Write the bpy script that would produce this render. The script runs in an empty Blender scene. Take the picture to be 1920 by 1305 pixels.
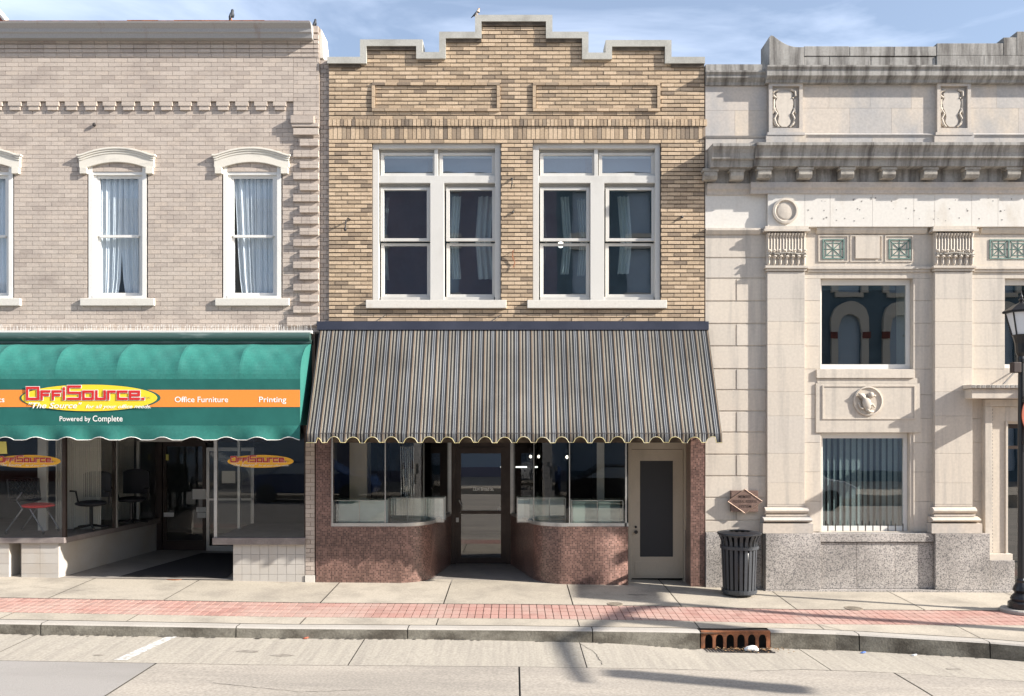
import bpy, math, random
from mathutils import Matrix, Vector
R=math.radians
random.seed(7)
S=bpy.context.scene
# ------------------------------------------------------------------ camera, world, sun, exposure
CAMD=13.7; F=117.0*CAMD; CZ=2.504; VX=962.0; HY=800.0
cam=bpy.data.cameras.new('camera'); cam.sensor_width=36; cam.lens=36*F/1920
cam.shift_x=-(VX-960)/1920; cam.shift_y=(HY-652.5)/1920; cam.clip_end=800; cam.clip_start=.1
co=bpy.data.objects.new('camera',cam); S.collection.objects.link(co)
co.location=(0,-CAMD,CZ); co.rotation_euler=(R(90),0,0); S.camera=co
SUNV=Vector((3.6,-1.0,1.95)).normalized()
el=math.asin(SUNV.z); az=math.atan2(SUNV.x,SUNV.y)
W=bpy.data.worlds.new('World'); S.world=W; W.use_nodes=True
wn=W.node_tree; wn.nodes.clear()
def wnode(t): return wn.nodes.new(t)
sky=wnode('ShaderNodeTexSky'); sky.sky_type='NISHITA'; sky.sun_disc=False
sky.sun_elevation=el; sky.sun_rotation=az; sky.air_density=1.0; sky.dust_density=1.4; sky.ozone_density=1.5
tc=wnode('ShaderNodeTexCoord'); mp=wnode('ShaderNodeMapping'); mp.inputs['Scale'].default_value=(1.6,1.6,7.0); mp.inputs['Rotation'].default_value=(0.1,0.12,0)
nz=wnode('ShaderNodeTexNoise'); nz.inputs['Scale'].default_value=1.7; nz.inputs['Detail'].default_value=7; nz.inputs['Roughness'].default_value=.55; nz.inputs['Distortion'].default_value=.5
rp=wnode('ShaderNodeValToRGB'); rp.color_ramp.elements[0].position=.42; rp.color_ramp.elements[1].position=.78
rp.color_ramp.elements[0].color=(.13,.13,.13,1); rp.color_ramp.elements[1].color=(.72,.72,.72,1)
mx=wnode('ShaderNodeMix'); mx.data_type='RGBA'; mx.inputs[7].default_value=(7.6,8.4,10.2,1)
bg=wnode('ShaderNodeBackground'); bg.inputs[1].default_value=.086; wo=wnode('ShaderNodeOutputWorld')
L=wn.links.new
L(tc.outputs['Generated'],mp.inputs[0]); L(mp.outputs[0],nz.inputs[0]); L(nz.outputs[0],rp.inputs[0]); L(rp.outputs[0],mx.inputs[0])
L(sky.outputs[0],mx.inputs[6]); L(mx.outputs[2],bg.inputs[0]); L(bg.outputs[0],wo.inputs[0])
sl=bpy.data.lights.new('sun','SUN'); sl.energy=5.0; sl.angle=R(.5); sl.color=(1,.945,.865)
so=bpy.data.objects.new('sun',sl); S.collection.objects.link(so); so.location=(20,-20,20)
so.rotation_euler=SUNV.to_track_quat('Z','Y').to_euler()
S.view_settings.view_transform='Standard'; S.view_settings.look='None'; S.view_settings.gamma=1
S.view_settings.exposure=1.15

# ------------------------------------------------------------------ helpers
def sc_(d): return F/(CAMD-d)
def X(px,d=0): return (px-VX)/sc_(d)
def Z(py,d=0): return CZ-(py-HY)/sc_(d)
def rnd(a,b): return random.uniform(a,b)
class MB:
    def __init__(s): s.v=[];s.f=[];s.t=[];s.uv={}
    def add(s,vs,fs,t=None):
        n=len(s.v); s.v+=vs; t=random.random() if t is None else t
        for f in fs: s.f.append(tuple(n+i for i in f)); s.t.append(t)
    def box(s,x0,x1,y0,y1,z0,z1,t=None):
        s.add([(x0,y0,z0),(x1,y0,z0),(x1,y1,z0),(x0,y1,z0),(x0,y0,z1),(x1,y0,z1),(x1,y1,z1),(x0,y1,z1)],
              [(0,3,2,1),(4,5,6,7),(0,1,5,4),(1,2,6,5),(2,3,7,6),(3,0,4,7)],t); return s
    def pb(s,a,b,c,d,df,db=0,t=None):      # photo-measured box: x a..b, y c..d (top..bottom), from depth df out to db
        return s.box(X(a,df),X(b,df),-df,-db,Z(d,df),Z(c,df),t)
    def prism(s,poly,y0,y1,t=None):
        n=len(poly); vs=[(x,y0,z) for x,z in poly]+[(x,y1,z) for x,z in poly]
        fs=[tuple(range(n)),tuple(range(2*n-1,n-1,-1))]+[(i,(i+1)%n,n+(i+1)%n,n+i) for i in range(n)]
        s.add(vs,fs,t); return s
    def sweepx(s,prof,x0,x1,t=None):       # prof (y,z)
        n=len(prof); vs=[(x0,y,z) for y,z in prof]+[(x1,y,z) for y,z in prof]
        fs=[tuple(range(n)),tuple(range(2*n-1,n-1,-1))]+[(i,(i+1)%n,n+(i+1)%n,n+i) for i in range(n)]
        s.add(vs,fs,t); return s
    def sweepz(s,poly,z0,z1,t=None):
        n=len(poly); vs=[(x,y,z0) for x,y in poly]+[(x,y,z1) for x,y in poly]
        fs=[tuple(range(n)),tuple(range(2*n-1,n-1,-1))]+[(i,(i+1)%n,n+(i+1)%n,n+i) for i in range(n)]
        s.add(vs,fs,t); return s
    def strip(s,xs,zt,zb,y0,y1,t=None):    # solid between two curves
        n=len(xs); vs=[]
        for i,x in enumerate(xs): vs+=[(x,y0,zb[i]),(x,y0,zt[i]),(x,y1,zt[i]),(x,y1,zb[i])]
        fs=[(0,1,2,3),tuple(4*(n-1)+k for k in (3,2,1,0))]
        for i in range(n-1):
            a=4*i;b=a+4
            for k in range(4): fs.append((a+k,b+k,b+(k+1)%4,a+(k+1)%4))
        s.add(vs,fs,t); return s
    def tube(s,pts,r,n=6,t=None):
        P=[Vector(p) for p in pts]; vs=[]
        for i,p in enumerate(P):
            d=(P[min(i+1,len(P)-1)]-P[max(i-1,0)]).normalized()
            up=Vector((0,0,1)) if abs(d.z)<.9 else Vector((1,0,0))
            a=d.cross(up).normalized(); b=d.cross(a).normalized()
            rr=r[i] if isinstance(r,(list,tuple)) else r
            vs+=[tuple(p+a*rr*math.cos(2*math.pi*k/n)+b*rr*math.sin(2*math.pi*k/n)) for k in range(n)]
        fs=[tuple(range(n)),tuple(len(vs)-1-k for k in range(n))]
        for i in range(len(P)-1):
            for k in range(n): fs.append((i*n+k,i*n+(k+1)%n,(i+1)*n+(k+1)%n,(i+1)*n+k))
        s.add(vs,fs,t); return s
    def lathe(s,prof,cx,cy,n=20,t=None,a0=0,sy=1):
        vs=[(cx+r*math.cos(a0+2*math.pi*k/n),cy+sy*r*math.sin(a0+2*math.pi*k/n),z) for r,z in prof for k in range(n)]
        fs=[tuple(range(n)),tuple(len(vs)-1-k for k in range(n))]
        for i in range(len(prof)-1):
            for k in range(n): fs.append((i*n+k,i*n+(k+1)%n,(i+1)*n+(k+1)%n,(i+1)*n+k))
        s.add(vs,fs,t); return s
    def disc(s,prof,cx,cz,n=28,t=None):    # lathe about the y axis, prof (r,y)
        vs=[(cx+r*math.cos(2*math.pi*k/n),y,cz+r*math.sin(2*math.pi*k/n)) for r,y in prof for k in range(n)]
        fs=[tuple(range(n)),tuple(len(vs)-1-k for k in range(n))]
        for i in range(len(prof)-1):
            for k in range(n): fs.append((i*n+k,i*n+(k+1)%n,(i+1)*n+(k+1)%n,(i+1)*n+k))
        s.add(vs,fs,t); return s
    def ell(s,c,r,n=10,m=6,t=None,rot=0):
        vs=[];ca,sa=math.cos(rot),math.sin(rot)
        for i in range(1,m):
            ph=math.pi*i/m
            for k in range(n):
                th=2*math.pi*k/n
                x=r[0]*math.sin(ph)*math.cos(th);y=r[1]*math.sin(ph)*math.sin(th);z=r[2]*math.cos(ph)
                vs.append((c[0]+x*ca-z*sa,c[1]+y,c[2]+x*sa+z*ca))
        top=len(vs); vs.append((c[0]-r[2]*sa,c[1],c[2]+r[2]*ca)); vs.append((c[0]+r[2]*sa,c[1],c[2]-r[2]*ca))
        fs=[]
        for i in range(m-2):
            for k in range(n): fs.append((i*n+k,i*n+(k+1)%n,(i+1)*n+(k+1)%n,(i+1)*n+k))
        for k in range(n):
            fs.append((top,(k+1)%n,k)); b=(m-2)*n; fs.append((top+1,b+k,b+(k+1)%n))
        s.add(vs,fs,t); return s
    def grid_wall(s,x0,x1,z0,z1,y0,y1,holes):
        xs=sorted(set([x0,x1]+[min(max(h[i],x0),x1) for h in holes for i in (0,1)]))
        zs=sorted(set([z0,z1]+[min(max(h[i],z0),z1) for h in holes for i in (2,3)]))
        def solid(i,j):
            if i<0 or j<0 or i>=len(xs)-1 or j>=len(zs)-1: return False
            cx=(xs[i]+xs[i+1])/2; cz=(zs[j]+zs[j+1])/2
            return not any(h[0]<cx<h[1] and h[2]<cz<h[3] for h in holes)
        for i in range(len(xs)-1):
            for j in range(len(zs)-1):
                if not solid(i,j): continue
                a,b,c,d=xs[i],xs[i+1],zs[j],zs[j+1]
                q=lambda *p:s.add(list(p),[(0,1,2,3)],.5)
                q((a,y0,c),(b,y0,c),(b,y0,d),(a,y0,d)); q((b,y1,c),(a,y1,c),(a,y1,d),(b,y1,d))
                if not solid(i-1,j): q((a,y1,c),(a,y0,c),(a,y0,d),(a,y1,d))
                if not solid(i+1,j): q((b,y0,c),(b,y1,c),(b,y1,d),(b,y0,d))
                if not solid(i,j-1): q((a,y1,c),(b,y1,c),(b,y0,c),(a,y0,c))
                if not solid(i,j+1): q((a,y0,d),(b,y0,d),(b,y1,d),(a,y1,d))
        return s
    def build(s,name,mat,parent=None,smooth=False,bevel=0,fix=True,split=None):
        if split is not None:
            par_=list(range(len(s.v)))
            def fd(a):
                while par_[a]!=a: par_[a]=par_[par_[a]]; a=par_[a]
                return a
            for f in s.f:
                for i in f[1:]: par_[fd(i)]=fd(f[0])
            bb={}
            for i,v in enumerate(s.v):
                r=fd(i); b=bb.setdefault(r,[list(v),list(v)])
                for k in range(3): b[0][k]=min(b[0][k],v[k]); b[1][k]=max(b[1][k],v[k])
            ks=list(bb); g={k:k for k in ks}
            def fg(a):
                while g[a]!=a: a=g[a]
                return a
            for i,a in enumerate(ks):
                for b in ks[i+1:]:
                    if all(bb[a][0][k]<=bb[b][1][k]+split and bb[b][0][k]<=bb[a][1][k]+split for k in range(3)): g[fg(a)]=fg(b)
            parts={}
            for f,t in zip(s.f,s.t): parts.setdefault(fg(fd(f[0])),[]).append((f,t))
            res=[]
            for p in parts.values():
                m=MB(); mp={}
                for f,t in p:
                    for i in f:
                        if i not in mp: mp[i]=len(m.v); m.v.append(s.v[i])
                    m.f.append(tuple(mp[i] for i in f)); m.t.append(t)
                res.append(m.build(name,mat,parent,smooth,bevel,fix))
            return res
        me=bpy.data.meshes.new(name); me.from_pydata(s.v,[],s.f); me.update()
        if fix:
            import bmesh
            bm=bmesh.new(); bm.from_mesh(me); bmesh.ops.recalc_face_normals(bm,faces=bm.faces); bm.to_mesh(me); bm.free()
        at=me.attributes.new('tone','FLOAT','FACE'); at.data.foreach_set('value',s.t)
        if smooth: me.polygons.foreach_set('use_smooth',[True]*len(me.polygons))
        me.materials.append(mat); o=bpy.data.objects.new(name,me); S.collection.objects.link(o)
        if bevel:
            b=o.modifiers.new('bevel','BEVEL'); b.width=bevel; b.segments=2; b.limit_method='ANGLE'; b.angle_limit=R(40)
        par(o,parent); return o
def par(o,p):
    if p is None: return
    o.parent=p; loc=Vector((0,0,0)); q=p
    while q is not None: loc+=q.location; q=q.parent
    if p.type=='EMPTY': o.matrix_parent_inverse=Matrix.Translation(-loc)
def tag(o,label=None,cat=None,group=None,kind=None):
    if label: o['label']=label
    if cat: o['category']=cat
    if group: o['group']=group
    if kind: o['kind']=kind
    return o
def empty(name,loc,label,cat,group=None):
    o=bpy.data.objects.new(name,None); o.empty_display_size=.2; o.location=loc; S.collection.objects.link(o)
    return tag(o,label,cat,group)
def shift_copy(root,dx,dy=0,dz=0,label=None):
    r=root.copy(); S.collection.objects.link(r); r.location=Vector(root.location)+Vector((dx,dy,dz))
    if label: r['label']=label
    for c in list(root.children):
        n=c.copy(); S.collection.objects.link(n); n.parent=r
        for g in list(c.children):
            h=g.copy(); S.collection.objects.link(h); h.parent=n
    return r

# ------------------------------------------------------------------ materials
def mat(name,col,rough=.8,col2=None,ns=2.5,stretch=(1,1,1),lo=.45,hi=.7,fine=.12,fs=60,tones=None,metal=0,bump=0,bs=80,spec=.4,emit=None):
    m=bpy.data.materials.new(name); m.use_nodes=True; N=m.node_tree.nodes; Lk=m.node_tree.links.new
    b=N['Principled BSDF']; b.inputs['Roughness'].default_value=rough; b.inputs['Metallic'].default_value=metal
    b.inputs['Specular IOR Level'].default_value=spec
    g=N.new('ShaderNodeNewGeometry')
    c=None
    if tones:
        a=N.new('ShaderNodeAttribute'); a.attribute_name='tone'; r=N.new('ShaderNodeValToRGB'); r.color_ramp.interpolation='LINEAR'
        e=r.color_ramp.elements
        while len(e)<len(tones): e.new(.5)
        for i,t in enumerate(tones): e[i].position=i/(len(tones)-1); e[i].color=(*t,1)
        Lk(a.outputs['Fac'],r.inputs[0]); c=r.outputs[0]
    else:
        r=N.new('ShaderNodeRGB'); r.outputs[0].default_value=(*col,1); c=r.outputs[0]
    if col2:
        mp=N.new('ShaderNodeMapping'); mp.inputs['Scale'].default_value=stretch; Lk(g.outputs['Position'],mp.inputs[0])
        n=N.new('ShaderNodeTexNoise'); n.inputs['Scale'].default_value=ns; n.inputs['Detail'].default_value=7; n.inputs['Roughness'].default_value=.62
        Lk(mp.outputs[0],n.inputs[0]); q=N.new('ShaderNodeMapRange'); q.inputs[1].default_value=lo; q.inputs[2].default_value=hi
        Lk(n.outputs[0],q.inputs[0]); x=N.new('ShaderNodeMix'); x.data_type='RGBA'; Lk(q.outputs[0],x.inputs[0]); Lk(c,x.inputs[6])
        x.inputs[7].default_value=(*col2,1); c=x.outputs[2]
    if fine:
        n=N.new('ShaderNodeTexNoise'); n.inputs['Scale'].default_value=fs; n.inputs['Detail'].default_value=4; Lk(g.outputs['Position'],n.inputs[0])
        q=N.new('ShaderNodeMapRange'); q.inputs[1].default_value=.3; q.inputs[2].default_value=.7; q.inputs[3].default_value=1-fine; q.inputs[4].default_value=1+fine
        Lk(n.outputs[0],q.inputs[0]); x=N.new('ShaderNodeVectorMath'); x.operation='SCALE'; Lk(c,x.inputs[0]); Lk(q.outputs[0],x.inputs[3]); c=x.outputs[0]
    Lk(c,b.inputs['Base Color'])
    if bump:
        n=N.new('ShaderNodeTexNoise'); n.inputs['Scale'].default_value=bs; n.inputs['Detail'].default_value=5; Lk(g.outputs['Position'],n.inputs[0])
        u=N.new('ShaderNodeBump'); u.inputs['Strength'].default_value=bump; u.inputs['Distance'].default_value=.01; Lk(n.outputs[0],u.inputs['Height']); Lk(u.outputs[0],b.inputs['Normal'])
    if emit: b.inputs['Emission Color'].default_value=(*emit[0],1); b.inputs['Emission Strength'].default_value=emit[1]
    return m
def glass(name,tint=(.75,.82,.82),refl=.16,rough=0.0,wav=0.0):
    m=bpy.data.materials.new(name); m.use_nodes=True; N=m.node_tree.nodes; Lk=m.node_tree.links.new; N.clear()
    o=N.new('ShaderNodeOutputMaterial'); t=N.new('ShaderNodeBsdfTransparent'); t.inputs[0].default_value=(*tint,1)
    g=N.new('ShaderNodeBsdfGlossy'); g.inputs['Roughness'].default_value=rough; g.inputs[0].default_value=(1,1,1,1)
    fr=N.new('ShaderNodeFresnel'); fr.inputs[0].default_value=1.5
    q=N.new('ShaderNodeMapRange'); q.inputs[1].default_value=.04; q.inputs[2].default_value=1; q.inputs[3].default_value=refl; q.inputs[4].default_value=1
    x=N.new('ShaderNodeMixShader'); gb_=N.new('ShaderNodeNewGeometry'); mm=N.new('ShaderNodeMath'); mm.operation='MULTIPLY_ADD'; mm.inputs[1].default_value=-1; mm.inputs[2].default_value=1; Lk(gb_.outputs['Backfacing'],mm.inputs[0]); m2=N.new('ShaderNodeMath'); m2.operation='MULTIPLY'; Lk(fr.outputs[0],q.inputs[0]); Lk(q.outputs[0],m2.inputs[0]); Lk(mm.outputs[0],m2.inputs[1]); Lk(m2.outputs[0],x.inputs[0]); Lk(t.outputs[0],x.inputs[1]); Lk(g.outputs[0],x.inputs[2]); Lk(x.outputs[0],o.inputs[0])
    if wav:
        ge=N.new('ShaderNodeNewGeometry'); n=N.new('ShaderNodeTexNoise'); n.inputs['Scale'].default_value=1.3; Lk(ge.outputs['Position'],n.inputs[0])
        u=N.new('ShaderNodeBump'); u.inputs['Strength'].default_value=wav; u.inputs['Distance'].default_value=.02; Lk(n.outputs[0],u.inputs['Height']); Lk(u.outputs[0],g.inputs['Normal'])
    return m
M={}
M['brickL']=mat('pinkish brick',(0,0,0),.9,(.30,.25,.22),1.1,(1,1,1.6),.52,.8,.1,45,[(.385,.325,.28),(.46,.395,.34),(.45,.385,.33),(.50,.43,.37),(.48,.405,.34)],bump=.3)
M['mortL']=mat('pale mortar',(.22,.18,.15),.95,(.26,.22,.18),3)
M['brickM']=mat('tan brick',(0,0,0),.9,(.20,.155,.115),1.6,(.7,1,1.8),.55,.85,.14,40,[(.19,.15,.115),(.36,.27,.185),(.51,.385,.26),(.56,.43,.30),(.47,.355,.24),(.27,.215,.16)],bump=.4)
M['mortM']=mat('dirty mortar',(.07,.055,.042),.95,(.17,.135,.10),4)
M['stone']=mat('buff limestone',(0,0,0),.85,(.36,.33,.295),1.3,(4,1,.3),.5,.74,.06,25,[(.53,.475,.405),(.58,.52,.445),(.555,.49,.41),(.51,.465,.41)],bump=.12)
M['frz']=mat('pale cleaned limestone',(.64,.61,.56),.85,(.5,.44,.36),2.2,(1,1,.5),.55,.8,.05,25,bump=.1)
M['stoneA']=mat('attic limestone',(0,0,0),.88,(.34,.335,.335),1.3,(1,1,.6),.42,.72,.08,25,[(.55,.48,.40),(.52,.46,.40),(.58,.49,.385),(.46,.425,.39)],bump=.15)
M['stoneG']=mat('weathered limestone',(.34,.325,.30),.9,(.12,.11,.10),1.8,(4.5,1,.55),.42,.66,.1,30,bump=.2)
M['modil']=mat('stained shade-toned limestone',(.42,.39,.34),.9,(.20,.185,.165),5,(1,1,1),.4,.65,.1,30,bump=.2)  # brackets: stain plus the cornice's shade, both put into the colour
M['coping']=mat('concrete coping',(.43,.42,.38),.9,(.27,.26,.23),2.2,(1,1,1),.48,.75,.1,40,bump=.15)
M['sill']=mat('limestone sill',(.60,.57,.515),.85,(.42,.34,.26),2.5,(1,1,1),.55,.85,.07)
M['hood']=mat('painted hood',(.66,.62,.54),.7,(.36,.34,.31),2.2,(1,1,3),.52,.8,.06)
M['wpaint']=mat('white painted wood',(.70,.685,.65),.55,(.55,.53,.5),2,(1,1,.4),.55,.85,.04)
M['cpaint']=mat('cream painted wood',(.57,.555,.52),.55,(.44,.42,.38),1.6,(1,1,.5),.5,.85,.04)
M['gutter']=mat('weathered gutter metal',(.36,.345,.33),.55,(.24,.17,.12),1.8,(1.2,1,.15),.6,.8,.08,metal=.2)
M['rust']=mat('rusty iron',(.33,.13,.06),.85,(.13,.06,.035),8,(1,1,1),.4,.7,.2)
M['iron']=mat('dark iron',(.035,.03,.028),.6)
M['gdark']=mat('dark green metal',(.045,.085,.075),.35,(.16,.2,.19),2,(1,1,6),.55,.8,.05,spec=.6)
M['teal']=mat('teal canvas',(.02,.15,.125),.85,(.032,.165,.14),4,(1.5,1,.7),.45,.75,.09,30,bump=.25,bs=9)
M['teald']=mat('dark green canvas print',(.008,.10,.085),.75,(.014,.13,.11),2.5,(1,1,1),.4,.8,.04,120)
M['orange']=mat('orange canvas print',(.80,.25,.04),.7,fine=.04)
M['yellow']=mat('yellow print',(.85,.60,.03),.6,fine=.04)
M['yelor']=mat('amber vinyl',(.95,.52,.05),.5,fine=.03)
M['red']=mat('red print',(.55,.02,.02),.6,fine=.03)
M['white']=mat('white print',(.85,.84,.8),.6,fine=.02)
M['navy']=mat('navy awning metal',(.03,.035,.055),.45,(.055,.06,.085),1.5,(1,1,1),.4,.8,.05)
M['black']=mat('black painted metal',(.012,.012,.014),.35,spec=.5)
M['char']=mat('charcoal coated metal',(.045,.05,.058),.4,spec=.5)
M['bronze']=mat('dark bronze frame',(.045,.032,.026),.4,(.07,.05,.04),3,metal=.3)
M['alu']=mat('aluminium frame',(.52,.51,.48),.35,(.42,.41,.39),3,metal=.6)
M['verd']=mat('verdigris bronze',(.10,.17,.15),.6,(.2,.3,.26),9)
M['room']=mat('dim interior wall',(.26,.26,.26),.9,(.2,.2,.2),1)
M['roomb']=mat('blue grey interior wall',(.22,.28,.32),.9,(.15,.17,.2),1.2)
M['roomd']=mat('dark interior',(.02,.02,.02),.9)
M['floorin']=mat('display floor',(.25,.22,.19),.7,(.18,.155,.135),3)
M['curt']=mat('sheer curtain',(.76,.77,.76),.9,fine=.05)
M['drape']=mat('beige drape',(.70,.68,.62),.9,fine=.08)
M['blind']=mat('vertical blind',(.20,.20,.17),.8,fine=.1,tones=[(.22,.24,.22),(.55,.54,.48),(.36,.38,.34)])
M['tilew']=mat('glazed cream tile',(0,0,0),.35,(.40,.34,.27),1.5,(1,1,1),.5,.8,.03,tones=[(.44,.415,.38),(.46,.435,.40),(.43,.40,.365)])
M['grout']=mat('grout',(.2,.18,.16),.9)
M['slab']=mat('entry sill slab',(.20,.17,.16),.5,(.26,.23,.21),4)
M['paperw']=mat('white paper',(.75,.75,.72),.8,fine=.02)
M['papery']=mat('yellow paper',(.80,.72,.2),.8,fine=.02)
M['blk']=mat('black ink',(.02,.02,.02),.7)
M['wood']=mat('cream door paint',(.50,.43,.33),.5,(.36,.31,.24),2,(1,1,.5),.5,.85,.05)
M['mesh']=mat('dark door screen',(.035,.036,.038),.6,fine=.3,fs=180)
M['trim']=mat('yellow trim tape',(.42,.36,.17),.8,(.55,.52,.42),14)
M['plaque']=mat('bronze plaque',(.17,.11,.09),.5,(.23,.155,.125),12,metal=.2)
M['plaqued']=mat('plaque raised rim',(.36,.25,.19),.5,metal=.3)
M['walk']=mat('sidewalk concrete',(.4,.35,.3),.9,(.265,.235,.195),1.3,(1,1,1),.45,.72,.13,38,tones=[(.385,.34,.275),(.43,.38,.31),(.405,.36,.295)],bump=.25,bs=120)
M['stain']=mat('oil stain',(.2,.175,.145),.9,(.3,.27,.23),9,(1,1,1),.4,.6,.1)
M['joint']=mat('joint dirt',(.10,.09,.075),.95)
M['paver']=mat('red paver',(0,0,0),.9,(.44,.33,.28),1.2,(1,1,1),.42,.75,.08,60,tones=[(.39,.215,.18),(.44,.26,.22),(.41,.235,.195),(.34,.19,.16)],bump=.2)
M['kerb']=mat('kerb concrete',(.40,.37,.33),.9,(.33,.30,.265),1.5,(1,1,1),.45,.8,.1,60,bump=.2)
M['kerbf']=mat('dirty kerb face',(.22,.205,.17),.95,(.085,.075,.06),2.1,(1,1,1.5),.38,.62,.2,50,bump=.4,bs=40)
M['gutterc']=mat('gutter concrete',(.37,.335,.28),.9,(.30,.27,.23),2.0,(9,.45,1),.42,.7,.16,36,bump=.3,bs=150)
M['road']=mat('concrete road',(.37,.33,.28),.9,(.27,.243,.21),.8,(.35,1.6,1),.42,.68,.2,34,bump=.3,bs=160)
M['road2']=mat('worn concrete road patch',(.30,.28,.26),.9,(.25,.233,.213),.7,(.4,1.2,1),.42,.7,.14,110,bump=.3,bs=160)
M['paint']=mat('worn road paint',(.60,.59,.57),.8,(.36,.335,.30),16,(1,1,1),.45,.6,.05)
M['terr']=mat('entry terrazzo',(.30,.27,.24),.6,(.22,.2,.18),3,fine=.2,fs=140)
M['matd']=mat('entry mat',(.04,.035,.035),.95,fine=.3,fs=120)
M['redc']=mat('red seat fabric',(.78,.02,.025),.8,fine=.15,fs=200)
M['seatb']=mat('dark chair fabric',(.02,.022,.028),.7)
M['chrome']=mat('chair tube metal',(.25,.25,.26),.3,metal=.8)
M['bulb']=mat('lit bulb',(1,.9,.7),.4,emit=((1,.93,.8),2.2))
M['led']=mat('lit strip',(1,1,.9),.4,emit=((.9,.95,.85),1.6))
M['feath']=mat('dark feathers',(.03,.035,.045),.6)
M['featp']=mat('pale feathers',(.45,.36,.29),.8)
M['beak']=mat('bird foot',(.5,.15,.04),.6)
M['redb']=mat('red brick far',(.22,.07,.05),.9,(.14,.05,.04),2,fine=.2,fs=12)
M['creamb']=mat('cream trim far',(.62,.58,.5),.8)
M['darkb']=mat('slate painted wall',(.13,.19,.23),.8,(.09,.14,.17),1)
M['lampg']=mat('frosted lantern pane',(.72,.74,.76),.25,fine=.02,spec=.6)
M['bluep']=mat('blue scrap',(.15,.25,.6),.7)
M['coverb']=mat('worn cover iron',(.15,.125,.095),.8,(.26,.22,.17),14,(1,1,1),.45,.6)
M['leaf']=mat('dead leaf',(.26,.15,.07),.9,tones=[(.30,.18,.09),(.2,.11,.05),(.4,.28,.16)])
M['glassU']=glass('upper window glass',(.76,.83,.87),.19,wav=.05)
M['glassL']=glass('curtained window glass',(.92,.95,.98),.09,wav=.05)
M['glassS']=glass('shop glass',(.90,.91,.90),.05)
M['glassD']=glass('display case glass',(.85,.92,.91),.3)
M['glassB']=glass('bank glass',(.70,.76,.78),.17,wav=.03)
M['glassC']=glass('clear globe',(.9,.9,.9),.15)
# granite
def granite():
    m=mat('speckled granite',(.4,.38,.37),.55,spec=.5); N=m.node_tree.nodes; Lk=m.node_tree.links.new; b=N['Principled BSDF']
    g=N.new('ShaderNodeNewGeometry'); v=N.new('ShaderNodeTexVoronoi'); v.inputs['Scale'].default_value=75; Lk(g.outputs['Position'],v.inputs[0])
    n=N.new('ShaderNodeTexNoise'); n.inputs['Scale'].default_value=48; n.inputs['Detail'].default_value=5; n.inputs['Roughness'].default_value=.7; Lk(g.outputs['Position'],n.inputs[0])
    s=N.new('ShaderNodeSeparateColor'); Lk(v.outputs['Color'],s.inputs[0]); a=N.new('ShaderNodeMath'); a.operation='MULTIPLY_ADD'; a.inputs[1].default_value=.35; Lk(s.outputs[0],a.inputs[0]); Lk(n.outputs[0],a.inputs[2])
    r=N.new('ShaderNodeValToRGB'); e=r.color_ramp.elements; e[0].position=.47;e[0].color=(.12,.115,.115,1); e[1].position=.9;e[1].color=(.52,.48,.44,1)
    x=e.new(.60); x.color=(.29,.27,.255,1); x=e.new(.70); x.color=(.40,.365,.335,1)
    Lk(a.outputs[0],r.inputs[0])
    n2=N.new('ShaderNodeTexNoise'); n2.inputs['Scale'].default_value=1.4; n2.inputs['Detail'].default_value=5; Lk(g.outputs['Position'],n2.inputs[0])
    q=N.new('ShaderNodeMapRange'); q.inputs[1].default_value=.35; q.inputs[2].default_value=.65; q.inputs[3].default_value=.72; q.inputs[4].default_value=1.12; Lk(n2.outputs[0],q.inputs[0])
    w=N.new('ShaderNodeVectorMath'); w.operation='SCALE'; Lk(r.outputs[0],w.inputs[0]); Lk(q.outputs[0],w.inputs[3]); Lk(w.outputs[0],b.inputs['Base Color']); return m
M['gran']=granite()
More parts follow.
